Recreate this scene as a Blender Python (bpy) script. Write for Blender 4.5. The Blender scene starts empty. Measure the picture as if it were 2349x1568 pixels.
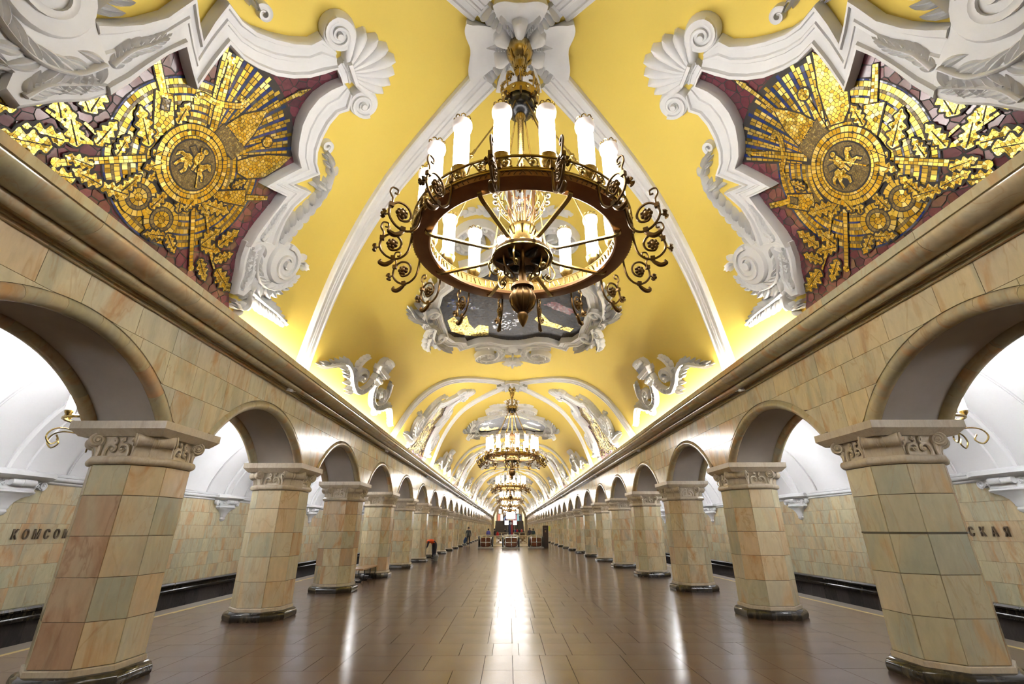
import bpy, bmesh, math, random
import numpy as np
from mathutils import Vector, Matrix
from math import sin, cos, pi, radians, hypot, atan2, sqrt
R = random.Random(7)
SC = bpy.context.scene
COL = SC.collection

# ------------------------------------------------------------------ camera, world, exposure
S = 1.7                                   # metres per survey unit
CAM = (-0.164, 0.0, 1.802)                # eye height of a standing photographer
FPX, PITCH, YAW, ROLL = 1068.0, 0.3803, 0.0073, 0.0027
cd = bpy.data.cameras.new('camera'); cam = bpy.data.objects.new('camera', cd); COL.objects.link(cam)
cd.sensor_fit = 'HORIZONTAL'; cd.sensor_width = 36; cd.lens = 36 * FPX / 2349
cd.clip_start = 0.05; cd.clip_end = 600
cam.matrix_world = Matrix.Translation(CAM) @ Matrix.Rotation(-YAW, 4, 'Z') @ Matrix.Rotation(pi / 2 + PITCH, 4, 'X') @ Matrix.Rotation(-ROLL, 4, 'Z')
SC.camera = cam
w = bpy.data.worlds.new('world'); SC.world = w; w.use_nodes = True
w.node_tree.nodes['Background'].inputs[0].default_value = (0.02, 0.02, 0.02, 1)
w.node_tree.nodes['Background'].inputs[1].default_value = 0.2
SC.view_settings.view_transform = 'Standard'; SC.view_settings.look = 'None'
SC.view_settings.exposure = 1.28; SC.view_settings.gamma = 1.0
SC.view_settings.use_curve_mapping = False
LAMP_E, CROWN_E, COVE_E, AISLE_E = 17.5, .16, 58.0, 44.0
cy = SC.cycles
cy.use_denoising = True; cy.max_bounces = 5; cy.diffuse_bounces = 3; cy.glossy_bounces = 2; cy.use_adaptive_sampling = True; cy.adaptive_threshold = .02; cy.use_light_tree = False
cy.transmission_bounces = 2; cy.sample_clamp_indirect = 6; cy.caustics_reflective = False; cy.caustics_refractive = False

# ------------------------------------------------------------------ hall dimensions (metres)
COLX, COLY, PITCHY = 5.645, 7.184, 4.602   # column axis, first column, spacing
WALLX, BACKX = 5.066, 6.222                # arcade wall faces
ABZ, ARCZ, ARCR = 3.2215, 1.887, 2.25      # abacus top, arch centre height, arch radius
MODY, MODL = 4.96, 4 * PITCHY              # first rosette, vault module
HALLY0, HALLY1 = -16.0, 142.0
TRACKX, EDGEX = 12.24, 8.47
NCOL = range(-1, 30)

# ------------------------------------------------------------------ mesh builder
class MB:
    def __init__(s): s.v = []; s.f = []; s.m = []
    def add(s, vs, fs, mi=0):
        o = len(s.v); s.v.extend([tuple(map(float, p)) for p in vs])
        for f in fs: s.f.append([o + i for i in f]); s.m.append(mi)
        return o
    def box(s, x0, x1, y0, y1, z0, z1, mi=0):
        s.add([(x, y, z) for x in (x0, x1) for y in (y0, y1) for z in (z0, z1)],
              [(0, 1, 3, 2), (4, 6, 7, 5), (0, 4, 5, 1), (2, 3, 7, 6), (0, 2, 6, 4), (1, 5, 7, 3)], mi)
    def loft(s, rings, close=True, cap=True, mi=0, loop=False):
        n = len(rings[0]); vs = [p for r in rings for p in r]; fs = []
        m = len(rings)
        for i in range(m if loop else m - 1):
            j = (i + 1) % m
            for k in range(n if close else n - 1):
                l = (k + 1) % n; fs.append((i * n + k, i * n + l, j * n + l, j * n + k))
        if cap and close and not loop:
            fs.append(tuple(range(n - 1, -1, -1))); fs.append(tuple((m - 1) * n + k for k in range(n)))
        s.add(vs, fs, mi)
    def lathe(s, prof, n=24, c=(0, 0), mi=0, cap=True, a0=0.0):
        s.loft([[(c[0] + r * cos(a0 + 2 * pi * k / n), c[1] + r * sin(a0 + 2 * pi * k / n), z) for k in range(n)] for r, z in prof], True, cap, mi)
    def tube(s, path, r, n=8, mi=0, closed=False, flat=1.0, up=None):
        P = [Vector(p) for p in path]; N = len(P); rr = r if isinstance(r, (list, tuple)) else [r] * N
        rings = []; nn = None
        for i in range(N):
            a = P[i - 1] if (i > 0 or closed) else P[i]; b = P[(i + 1) % N] if (i < N - 1 or closed) else P[i]
            t = (b - a).normalized() if (b - a).length > 1e-9 else Vector((0, 0, 1))
            if up is not None: nn = Vector(up)
            if nn is None: nn = Vector((0, 0, 1)) if abs(t.z) < .9 else Vector((1, 0, 0))
            nn = (nn - t * nn.dot(t)).normalized(); bb = t.cross(nn)
            rings.append([tuple(P[i] + (nn * cos(2 * pi * k / n) * flat + bb * sin(2 * pi * k / n)) * rr[i]) for k in range(n)])
        s.loft(rings, True, True, mi, closed)
    def ball(s, c, r, n=10, m=6, mi=0, sc=(1, 1, 1)):
        rings = [[(c[0] + sc[0] * r * max(sin(pi * i / m), .02) * cos(2 * pi * k / n), c[1] + sc[1] * r * max(sin(pi * i / m), .02) * sin(2 * pi * k / n), c[2] - sc[2] * r * cos(pi * i / m)) for k in range(n)] for i in range(m + 1)]
        s.loft(rings, True, True, mi)
    def xform(s, M, start=0):
        for i in range(start, len(s.v)): s.v[i] = tuple(M @ Vector(s.v[i]))
    def mesh(s, name, mats, smooth=40):
        me = bpy.data.meshes.new(name); me.from_pydata(s.v, [], s.f)
        for m in (mats if isinstance(mats, (list, tuple)) else [mats]): me.materials.append(m)
        if any(s.m): me.polygons.foreach_set('material_index', s.m)
        if smooth:
            me.polygons.foreach_set('use_smooth', [True] * len(me.polygons)); me.set_sharp_from_angle(angle=radians(smooth))
        me.update(); return me
    def build(s, name, mats, parent=None, smooth=40): return obj(name, s.mesh(name, mats, smooth), parent)

def obj(name, data, parent=None, loc=None, rz=None):
    o = bpy.data.objects.new(name, data); COL.objects.link(o)
    if parent is not None: o.parent = parent
    if loc is not None: o.location = loc
    if rz is not None: o.rotation_euler = (0, 0, rz)
    return o
def tag(o, label=None, cat=None, group=None, kind=None):
    for k, v in (('label', label), ('category', cat), ('group', group), ('kind', kind)):
        if v: o[k] = v
    return o
def thing(name, label, cat, loc=(0, 0, 0), rz=0, group=None):
    o = bpy.data.objects.new(name, None); COL.objects.link(o); o.empty_display_size = .2
    o.location = loc; o.rotation_euler = (0, 0, rz); return tag(o, label, cat, group)
KIDS = {}
def tree(root):
    KIDS.clear()
    for o in COL.objects:
        if o.parent: KIDS.setdefault(o.parent, []).append(o)
def copy_tree(o, parent=None, first=True):
    if first: tree(o)
    c = o.copy(); COL.objects.link(c)
    if parent is not None: c.parent = parent
    for ch in KIDS.get(o, []): copy_tree(ch, c, False)
    return c
def fused(root, name):                              # the whole thing as one mesh, for places where its parts are too small to see
    tree(root); vs, fs, mi, mats, sm = [], [], [], [], []
    def walk(o, M):
        if o.type == 'MESH':
            me = o.data; off = len(vs); vs.extend([tuple(M @ v.co) for v in me.vertices]); loc = []
            for m_ in me.materials:
                if m_ not in mats: mats.append(m_)
                loc.append(mats.index(m_))
            for p in me.polygons: fs.append([off + i for i in p.vertices]); mi.append(loc[p.material_index]); sm.append(p.use_smooth)
        for c in KIDS.get(o, []): walk(c, M @ c.matrix_basis)
    walk(root, Matrix.Identity(4)); me = bpy.data.meshes.new(name); me.from_pydata(vs, [], fs)
    for m_ in mats: me.materials.append(m_)
    me.polygons.foreach_set('material_index', mi); me.polygons.foreach_set('use_smooth', sm)
    if any(sm): me.set_sharp_from_angle(angle=radians(40))
    me.update(); return me
ORD = 'first second third fourth fifth sixth seventh eighth ninth tenth eleventh twelfth thirteenth fourteenth fifteenth sixteenth seventeenth eighteenth nineteenth twentieth'.split()
ORD += ['twenty-' + w_ for w_ in ORD[:9]] + ['thirtieth', 'thirty-first']
SIDE = {-1: 'first', 1: 'last'}
def struct(name, mb, mats, smooth=40): return tag(mb.build(name, mats, None, smooth), kind='structure')

def cr(pts, n=8, closed=False):                     # Catmull-Rom through 2-D or 3-D points
    P = [np.array(p, float) for p in pts]; out = []; N = len(P)
    for i in range(N if closed else N - 1):
        p1, p2 = P[i], P[(i + 1) % N]
        p0 = P[i - 1] if (i > 0 or closed) else 2 * p1 - p2
        p3 = P[(i + 2) % N] if (i < N - 2 or closed) else 2 * p2 - p1
        for k in range(n):
            t = k / n; out.append(.5 * ((2 * p1) + (p2 - p0) * t + (2 * p0 - 5 * p1 + 4 * p2 - p3) * t * t + (3 * p1 - p0 - 3 * p2 + p3) * t ** 3))
    if not closed: out.append(P[-1])
    return out

# ------------------------------------------------------------------ materials
class NT:
    def __init__(s, name):
        s.mat = bpy.data.materials.new(name); s.mat.use_nodes = True; s.t = s.mat.node_tree
        s.p = s.t.nodes['Principled BSDF']
    def n(s, typ, **kw):
        o = s.t.nodes.new(typ)
        for k, v in kw.items(): setattr(o, k, v)
        return o
    def l(s, a, b): s.t.links.new(a, b)
    def val(s, node, i, v): node.inputs[i].default_value = v
    def math(s, op, a, b=0.0):
        m = s.n('ShaderNodeMath', operation=op)
        for i, x in enumerate((a, b)):
            if isinstance(x, (int, float)): m.inputs[i].default_value = x
            else: s.l(x, m.inputs[i])
        return m.outputs[0]
    def ramp(s, fac, stops, interp='LINEAR'):
        r = s.n('ShaderNodeValToRGB'); e = r.color_ramp.elements; r.color_ramp.interpolation = interp
        while len(e) < len(stops): e.new(.5)
        for el, (p, c) in zip(e, stops): el.position = p; el.color = (*c, 1)
        s.l(fac, r.inputs[0]); return r.outputs[0]
    def mix(s, fac, a, b, mode='MIX'):
        m = s.n('ShaderNodeMix', data_type='RGBA', blend_type=mode)
        for i, x in ((0, fac), (6, a), (7, b)):
            if isinstance(x, (int, float)): m.inputs[i].default_value = x
            elif isinstance(x, tuple): m.inputs[i].default_value = (*x, 1)
            else: s.l(x, m.inputs[i])
        return m.outputs[2]
    def rnd(s):                                     # one random number for each piece
        a = s.n('ShaderNodeObjectInfo').outputs['Random']; b = s.n('ShaderNodeNewGeometry').outputs['Random Per Island']
        return s.math('FRACT', s.math('ADD', s.math('MULTIPLY', a, 7.31), b))
    def coords(s, rnd=None, scale=(1, 1, 1), space='Object'):
        c = s.n('ShaderNodeTexCoord').outputs[space]; m = s.n('ShaderNodeMapping'); m.inputs['Scale'].default_value = scale; s.l(c, m.inputs[0])
        if rnd is not None:
            cb = s.n('ShaderNodeCombineXYZ')
            for i, k in enumerate((53.0, 31.0, 17.0)): s.l(s.math('MULTIPLY', rnd, k), cb.inputs[i])
            s.l(cb.outputs[0], m.inputs['Location'])
        return m.outputs[0]
    def noise(s, vec, scale, detail=5, rough=.55, dist=0.0):
        n = s.n('ShaderNodeTexNoise'); s.l(vec, n.inputs['Vector']); s.val(n, 'Scale', scale); s.val(n, 'Detail', detail); s.val(n, 'Roughness', rough); s.val(n, 'Distortion', dist)
        return n.outputs[0]
    def set(s, base=None, rough=None, metal=None, spec=None, emis=None, estr=None):
        for k, v in (('Base Color', base), ('Roughness', rough), ('Metallic', metal), ('Specular IOR Level', spec), ('Emission Color', emis), ('Emission Strength', estr)):
            if v is None: continue
            if isinstance(v, tuple): s.p.inputs[k].default_value = (*v, 1)
            elif isinstance(v, (int, float)): s.p.inputs[k].default_value = v
            else: s.l(v, s.p.inputs[k])
        return s.mat
    def bump(s, h, strength=.2, dist=.01):
        b = s.n('ShaderNodeBump'); s.val(b, 'Strength', strength); s.val(b, 'Distance', dist); s.l(h, b.inputs['Height']); s.l(b.outputs[0], s.p.inputs['Normal'])
def plain(name, base, rough=.5, metal=0.0, spec=.5, emis=None, estr=None): return NT(name).set(base, rough, metal, spec, emis, estr)
def varied(name, a, b, rough=.5, metal=0.0, scale=3.0, space='Object', spec=.5, bump=0):
    t = NT(name); f = t.noise(t.coords(space=space), scale, 6)
    t.set(t.ramp(f, [(.3, a), (.7, b)]), rough, metal, spec)
    if bump: t.bump(f, bump)
    return t.mat
def marble(name, stops, rough=.2, veins=((.46, .25, .10), (.34, .33, .25)), vs=2.0, amt=.75):
    g_ = 1.13 if stops[0][1][0] > .3 else 1.0; stops = [(q, tuple(min(.8, k * g_) for k in c_)) for q, c_ in stops]; veins = tuple(tuple(k * g_ for k in c_) for c_ in veins)
    t = NT(name); r = t.rnd(); base = t.ramp(r, stops)
    v = t.coords(r, (1.5, 1.5, .5))
    n1 = t.noise(v, vs * .75, 6, .55, 1.4); n2 = t.noise(v, vs * .5, 5, .5, 1.8); n3 = t.noise(v, vs * 5, 6, .6, .5); n4 = t.noise(v, vs * .6, 5, .5, 1.5)
    m1 = t.math('MULTIPLY', t.ramp(n1, [(.52, (0, 0, 0)), (.68, (1, 1, 1))]), amt)
    m2 = t.math('MULTIPLY', t.ramp(n2, [(.48, (0, 0, 0)), (.70, (1, 1, 1))]), amt * .9)
    m4 = t.math('MULTIPLY', t.ramp(n4, [(.485, (0, 0, 0)), (.5, (1, 1, 1)), (.515, (0, 0, 0))]), amt * .4)
    c = t.mix(m1, base, veins[0]); c = t.mix(m2, c, veins[1]); c = t.mix(m4, c, tuple(q * .75 for q in veins[0]))
    c = t.mix(.35, c, t.ramp(n3, [(.3, (.62, .62, .62)), (.7, (1.05, 1.05, 1.05))]), 'MULTIPLY')
    t.set(c, rough, 0, .5); return t.mat
WARM = [(0, (.58, .49, .29)), (.16, (.50, .46, .31)), (.33, (.63, .53, .33)), (.5, (.46, .44, .31)), (.66, (.60, .46, .27)), (.8, (.56, .50, .34)), (.95, (.57, .43, .27)), (1, (.43, .28, .17))]
M_TILE = marble('warm_marble', WARM, .2, amt=.85)
VARIANT = {'brown': marble('brown_marble', [(0, (.42, .28, .17)), (.5, (.47, .33, .21)), (1, (.40, .26, .16))], .2, veins=((.28, .13, .07), (.45, .40, .27)), vs=1.4, amt=.9),
           'green': marble('green_marble', [(0, (.48, .44, .29)), (.5, (.51, .46, .31)), (1, (.45, .42, .30))], .2, veins=((.52, .36, .19), (.36, .37, .29)), vs=1.5, amt=.9),
           'orange': marble('orange_marble', [(0, (.61, .48, .29)), (.5, (.64, .49, .31)), (1, (.58, .43, .25))], .2, veins=((.48, .25, .10), (.54, .47, .31)), vs=1.6, amt=.9),
           'pale': marble('pale_marble', [(0, (.60, .53, .34)), (.5, (.58, .52, .36)), (1, (.62, .51, .33))], .2, veins=((.58, .40, .22), (.44, .43, .34)), vs=1.5, amt=.9)}
M_WALLR = marble('warm_wall_marble', [(0, (.60, .50, .30)), (.25, (.54, .48, .32)), (.5, (.62, .50, .29)), (.75, (.52, .47, .33)), (1, (.62, .42, .23))], .17, vs=1.6)
M_WALLM = marble('wall_marble', [(0, (.57, .51, .36)), (.25, (.50, .48, .37)), (.5, (.60, .52, .34)), (.75, (.47, .46, .38)), (1, (.60, .46, .29))], .17, vs=1.6)
M_TRACKM = marble('track_wall_marble', [(0, (.54, .46, .28)), (.3, (.48, .45, .30)), (.55, (.56, .44, .26)), (.8, (.45, .42, .29)), (1, (.54, .37, .21))], .2, vs=1.8)
M_CORN = marble('cornice_marble', [(0, (.45, .37, .21)), (.3, (.38, .34, .21)), (.6, (.50, .40, .24)), (.85, (.36, .33, .23)), (1, (.46, .28, .15))], .13, vs=1.6)
M_CAP = marble('capital_stone', [(0, (.52, .45, .34)), (.5, (.48, .41, .30)), (1, (.56, .49, .38))], .38, veins=((.33, .22, .14), (.42, .38, .3)), vs=4, amt=.4)
M_BLACK = marble('black_marble', [(0, (.016, .013, .010)), (1, (.03, .026, .02))], .12, veins=((.20, .16, .08), (.03, .03, .03)), vs=4, amt=.22)
M_JOINT = plain('joint_mortar', (.09, .065, .04), .8)
M_YEL = varied('yellow_plaster', (.80, .61, .125), (.83, .645, .15), .7, 0, .35, spec=.2)
M_WHITE = varied('white_stucco', (.72, .72, .73), (.80, .80, .80), .6, 0, 2.2, spec=.25)
M_AISLE = varied('white_aisle_plaster', (.78, .77, .77), (.84, .83, .83), .7, 0, .5)
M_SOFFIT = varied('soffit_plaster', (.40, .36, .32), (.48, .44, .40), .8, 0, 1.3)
M_BRASS = varied('gilt_brass', (.52, .39, .15), (.32, .225, .08), .27, 1, 9)
M_BRONZE = varied('dark_bronze', (.20, .12, .05), (.10, .06, .03), .34, 1, 7)
M_COPPER = varied('brown_copper', (.34, .18, .08), (.26, .13, .06), .38, .85, 4)
M_BLKMET = plain('black_metal', (.012, .012, .014), .25, .3)
M_STEEL = plain('steel', (.62, .62, .64), .22, 1)
M_LAMP = plain('lamp_glass_lit', (.9, .9, .9), .4, emis=(1.0, .965, .93), estr=LAMP_E)
M_LAMPC = plain('lamp_collar_glass', (.55, .46, .43), .3, emis=(1.0, .93, .88), estr=CROWN_E)
M_COVE = plain('cove_tube_lit', (.9, .9, .9), .4, emis=(1.0, .96, .86), estr=COVE_E)
M_AISLAMP = plain('aisle_lamp_glass_lit', (.9, .9, .9), .4, emis=(.97, .98, 1.0), estr=AISLE_E)
M_LAMPC.cycles.emission_sampling = 'NONE'
def glassmat():
    t = NT('clear_glass'); t.set((.9, .85, .82), .03, 0, .5); t.p.inputs['Transmission Weight'].default_value = .9; return t.mat
M_GLASS = glassmat()
def goldmat():
    t = NT('gold_tesserae'); r = t.rnd()
    t.set(t.ramp(r, [(0, (.34, .23, .035)), (.35, (.62, .44, .075)), (.75, (.80, .60, .13)), (1, (.95, .80, .34))]), t.math('ADD', t.math('MULTIPLY', r, .12), .24), .92, .5); return t.mat
def smalti(name, stops, rough=.2, spec=.6):
    t = NT(name); r = t.rnd(); c = t.ramp(r, stops); n = t.noise(t.coords(r), 9, 5, .6, 1)
    t.set(t.mix(.5, c, t.ramp(n, [(.3, (.45, .45, .5)), (.7, (1, 1, 1))]), 'MULTIPLY'), rough, 0, spec); return t.mat
M_GOLD = goldmat()
M_PURPLE = smalti('purple_stone', [(0, (.13, .035, .045)), (.4, (.20, .055, .075)), (.75, (.11, .045, .055)), (1, (.28, .09, .11))], .22, .45)
M_DARKM = plain('dark_mosaic_joint', (.018, .014, .014), .6)
M_BLUE = smalti('blue_smalti', [(0, (.01, .03, .25)), (1, (.02, .05, .12))], .2)
M_BRONT = smalti('brown_gold_tesserae', [(0, (.16, .11, .05)), (1, (.28, .2, .08))], .25)
M_GREYM = smalti('grey_smalti', [(0, (.020, .017, .018)), (.5, (.048, .038, .036)), (.85, (.026, .03, .045)), (1, (.075, .066, .066))], .35, .08)
M_REDM = smalti('red_smalti', [(0, (.25, .02, .03)), (1, (.18, .02, .02))], .25)

# ------------------------------------------------------------------ vault section: arc length -> point and inward normal
PR = np.array([(0, 4.10), (.5, 4.06), (1.0, 3.96), (1.7, 3.69), (2.13, 3.31), (2.48, 2.80), (2.7, 2.31), (2.86, 1.9), (2.93, 1.66)])
PR = np.c_[PR[:, 0] * S, (PR[:, 1] + 1.06) * S]
def spline(P, n):
    t = np.r_[0, np.cumsum(np.hypot(*np.diff(P, axis=0).T))]; N = len(P); A = np.zeros((N, N)); b = np.zeros((N, 2)); A[0, 0] = A[-1, -1] = 1; h = np.diff(t)
    for i in range(1, N - 1):
        A[i, i - 1] = h[i - 1]; A[i, i] = 2 * (h[i - 1] + h[i]); A[i, i + 1] = h[i]; b[i] = 6 * ((P[i + 1] - P[i]) / h[i] - (P[i] - P[i - 1]) / h[i - 1])
    M = np.linalg.solve(A, b); out = []
    for x in np.linspace(0, t[-1], n):
        i = min(max(int(np.searchsorted(t, x)) - 1, 0), N - 2); d = x - t[i]; e = t[i + 1] - x
        out.append((M[i] * e ** 3 + M[i + 1] * d ** 3) / (6 * h[i]) + (P[i] / h[i] - M[i] * h[i] / 6) * e + (P[i + 1] / h[i] - M[i + 1] * h[i] / 6) * d)
    return np.array(out)
PF = spline(np.r_[PR[:0:-1] * [-1, 1], PR], 2001)
SL = np.r_[0, np.cumsum(np.hypot(*np.diff(PF, axis=0).T))]; SL -= SL[1000]
TG = np.gradient(PF, axis=0); TG /= np.hypot(*TG.T)[:, None]
SMAX = float(SL[-1])
PFx, PFz, NX, NZ = PF[:, 0], PF[:, 1], TG[:, 1], -TG[:, 0]
_ds = (SL[-1] - SL[0]) / 2000
def VP(s, y, h=0.0):
    f = (s - SL[0]) / _ds; i = int(min(max(f, 0), 1999)); k = f - i
    x = PFx[i] + (PFx[i + 1] - PFx[i]) * k; z = PFz[i] + (PFz[i + 1] - PFz[i]) * k
    return (x + NX[i] * h, y, z + NZ[i] * h)
CROWNZ = VP(0, 0)[2]

# ------------------------------------------------------------------ the setting
def extrude_y(mb, prof, y0, y1, mi=0, cap=True):   # prof: list of (x, z)
    n = len(prof); vs = [(x, y0, z) for x, z in prof] + [(x, y1, z) for x, z in prof]
    fs = [(k, (k + 1) % n, n + (k + 1) % n, n + k) for k in range(n)]
    if cap: fs += [tuple(range(n - 1, -1, -1)), tuple(range(n, 2 * n))]
    mb.add(vs, fs, mi)
# main vault
m = MB(); ss = np.linspace(-SMAX, SMAX, 97); ys = np.linspace(HALLY0, HALLY1, 40)
m.loft([[VP(s, y) for s in ss] for y in ys], close=False, cap=False)
struct('ceiling', m, M_YEL, 60)
# floor: mortar bed with stone slabs
def floormat():
    t = NT('granite_slab'); r = t.rnd(); v = t.coords(space='Object')
    base = t.ramp(r, [(0, (.104, .062, .043)), (.35, (.118, .070, .049)), (.7, (.096, .058, .041)), (1, (.130, .076, .053))])
    sp = t.noise(v, 260, 3, .7); cl = t.noise(v, 1.3, 4, .5)
    c = t.mix(.55, base, t.ramp(sp, [(.35, (.55, .55, .55)), (.65, (1.25, 1.25, 1.25))]), 'MULTIPLY')
    ro = t.math('ADD', t.math('MULTIPLY', cl, .14), .15); t.set(c, ro, 0, .55); return t.mat
M_FLOOR = floormat()
fl = MB(); fl.box(-EDGEX, EDGEX, HALLY0, HALLY1 + 2, -.30, -.012); floor = struct('floor', fl, plain('floor_joint', (.03, .018, .012), .8), 0)
SLABD = .8; far = MB(); slabs = {}; nslab = 0
def slab_mesh(wd):
    k = round(wd, 2)
    if k not in slabs:
        b = MB(); g = .0035; e = .003; x = wd / 2 - g; y = SLABD / 2 - .0035
        b.box(-x, x, -y, y, -.02, 0)
        slabs[k] = b.mesh('floor_slab', M_FLOOR, 0)
    return slabs[k]
for row in range(-24, 180):
    y = 6.78 + (row + .5) * SLABD; x = -7.9 + (0 if row % 2 else -.41)
    while x < 7.95:
        x1 = x + (.82 if R.random() < .72 else .41)
        if x < -.40 < x1: x1 = -.42
        if x < .41 < x1: x1 = .40
        if abs(x + .42) < .02 and row % 2: x1 = -.01
        if x1 - x < .12: x1 = x + .41
        a, b = max(x, -7.95), min(x1, 7.95)
        if b - a > .06:
            if 6.4 < y < 17.5 and abs((a + b) / 2) < 5.0 + (y - 6) * .18 and nslab < 300:
                o = obj('floor_slab', slab_mesh(b - a), floor, ((a + b) / 2, y, R.uniform(-.0003, .0003))); o.scale = ((b - a) / round(b - a, 2), 1, 1); nslab += 1
            else:
                g = .003; far.add([(a + g, y - .397, 0), (b - g, y - .397, 0), (b - g, y + .397, 0), (a + g, y + .397, 0)], [(0, 1, 2, 3)])
        x = x1
o = far.build('floor_slabs_beyond', M_FLOOR, floor, 0); o['kind'] = 'stuff'
# platform edge: yellow line and dark edge strip
M_YLINE = plain('yellow_line', (.62, .50, .20), .5); M_EDGE = varied('edge_granite', (.06, .045, .04), (.09, .07, .06), .3, 0, 30)
for sg, nm in ((-1, 'left'), (1, 'right')):
    a = MB(); x0, x1 = sorted((sg * 8.05, sg * EDGEX)); a.box(x0, x1, HALLY0, HALLY1, -.011, .0); a.build('platform_edge_strip', M_EDGE, floor, 0)
    a = MB(); x0, x1 = sorted((sg * 7.955, sg * 8.045)); a.box(x0, x1, HALLY0, HALLY1, -.011, .001); a.build('yellow_safety_line', M_YLINE, floor, 0)
    a = MB(); x0, x1 = sorted((sg * EDGEX, sg * (TRACKX + .2))); a.box(x0, x1, HALLY0, HALLY1, -1.6, -1.4); struct('floor_track_' + nm, a, plain('track_bed', (.02, .018, .016), .9), 0)
    a = MB(); x0, x1 = sorted((sg * (EDGEX - .25), sg * EDGEX)); a.box(x0, x1, HALLY0, HALLY1, -1.4, -.30); struct('wall_platform_' + nm, a, M_EDGE, 0)

# arcade walls with arches, archivolt rolls and marble facing
def arcz(y, r):                                     # height of the arch over bay coordinate y (0 = bay centre)
    d = r * r - y * y
    return ARCZ + sqrt(d) if d > 0 else ARCZ
HALF = PITCHY / 2
def bay_profile(r):
    hc = sqrt(r * r - (ABZ - ARCZ) ** 2); pts = [(-HALF, ABZ), (-hc, ABZ)]
    a0 = atan2(ABZ - ARCZ, -hc); a1 = atan2(ABZ - ARCZ, hc)
    for k in range(1, 28): a = a0 + (a1 - a0) * k / 28; pts.append((r * cos(a), ARCZ + r * sin(a)))
    return pts + [(hc, ABZ), (HALF, ABZ)]
TOPZ = 4.64
ROWS = [(ABZ, 3.70), (3.70, 4.17), (4.17, TOPZ)]
def spandrel(mb, x, sg, y0, y1, z0, z1, r=ARCR + .07, g=.003):
    ysn = np.linspace(y0 + g, y1 - g, 7); low = [min(max(z0 + g, arcz((y - COLY) % PITCHY - HALF, r)), z1 - g) for y in ysn]
    if max(z1 - g - b for b in low) < .03: return False
    f = x - sg * .014; vs = []; fs = []
    for y, b in zip(ysn, low): vs += [(f, y, b), (f, y, z1 - g), (x, y, b), (x, y, z1 - g)]
    for k in range(6):
        o = 4 * k
        if z1 - g - max(low[k], low[k + 1]) < 1e-4 and low[k] == low[k + 1]: continue
        fs += [(o, o + 1, o + 5, o + 4), (o + 1, o + 3, o + 7, o + 5), (o, o + 4, o + 6, o + 2)]
    fs += [(0, 2, 3, 1), (24, 25, 27, 26)]
    mb.add(vs, fs); return True
for sg, nm in ((-1, 'left'), (1, 'right')):
    core = MB(); pr = bay_profile(ARCR); fx, bx = sg * WALLX, sg * BACKX
    bays = [i for i in range(-5, 30)]
    for i in bays:
        yc = COLY + (i + .5) * PITCHY; n = len(pr)
        vs = []; fs = []
        for y, z in pr: vs += [(fx, yc + y, z), (fx, yc + y, TOPZ), (bx, yc + y, z), (bx, yc + y, 5.2)]
        fr, bk, un = [], [], []
        for k in range(n - 1):
            o = 4 * k; fr.append((o, o + 1, o + 5, o + 4)); bk.append((o + 2, o + 6, o + 7, o + 3)); un.append((o, o + 4, o + 6, o + 2))
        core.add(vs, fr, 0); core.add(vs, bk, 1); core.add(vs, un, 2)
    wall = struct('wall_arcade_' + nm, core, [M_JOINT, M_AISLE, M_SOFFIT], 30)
    rest = MB(); cnt = 0
    for ri, (z0, z1) in enumerate(ROWS):
        y = HALLY0 + R.random() * .4
        while y < HALLY1 - .3:
            y1 = y + R.choice((.55, .62, .72, .84)); near = 1.5 < y < 30; t = MB() if near else rest
            if spandrel(t, fx, sg, y, y1, z0, z1) and near:
                if cnt < 290: t.build('marble_panel', M_WALLM if sg < 0 else M_WALLR, wall, 0); cnt += 1
                else: rest.add(t.v, t.f)
            y = y1
    o = rest.build('marble_panels_beyond', M_WALLM if sg < 0 else M_WALLR, wall, 0); o['kind'] = 'stuff'
    # rolls: stone by stone on the arches near by
    hc = sqrt(ARCR ** 2 - (ABZ - ARCZ) ** 2); a0 = atan2(ABZ - ARCZ, hc); a1 = pi - a0
    nseg = 9
    for face, xr in (('front', sg * (WALLX + .055)), ('back', sg * (BACKX - .055))):
        segs = []
        for k in range(nseg):
            b = MB(); t0 = a0 + (a1 - a0) * k / nseg + .0009; t1 = a0 + (a1 - a0) * (k + 1) / nseg - .0009
            b.tube([(xr, (ARCR - .012) * cos(t0 + (t1 - t0) * j / 5), ARCZ + (ARCR - .012) * sin(t0 + (t1 - t0) * j / 5)) for j in range(6)], .098, 12, up=(1, 0, 0))
            segs.append(b)
        sm = [b.mesh('arch_roll_stone', M_CORN, 50) for b in segs]
        whole = MB()
        for b in segs: whole.add(b.v, b.f)
        wm = whole.mesh('arch_roll', M_CORN, 50)
        for i in bays:
            yc = COLY + (i + .5) * PITCHY
            if -1 <= i <= 4 and face == 'front' or -1 <= i <= 1:
                for q in sm: obj('arch_roll_stone', q, wall, (0, yc, 0))
            elif i >= -2: obj('arch_roll', wm, wall, (0, yc, 0))

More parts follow.
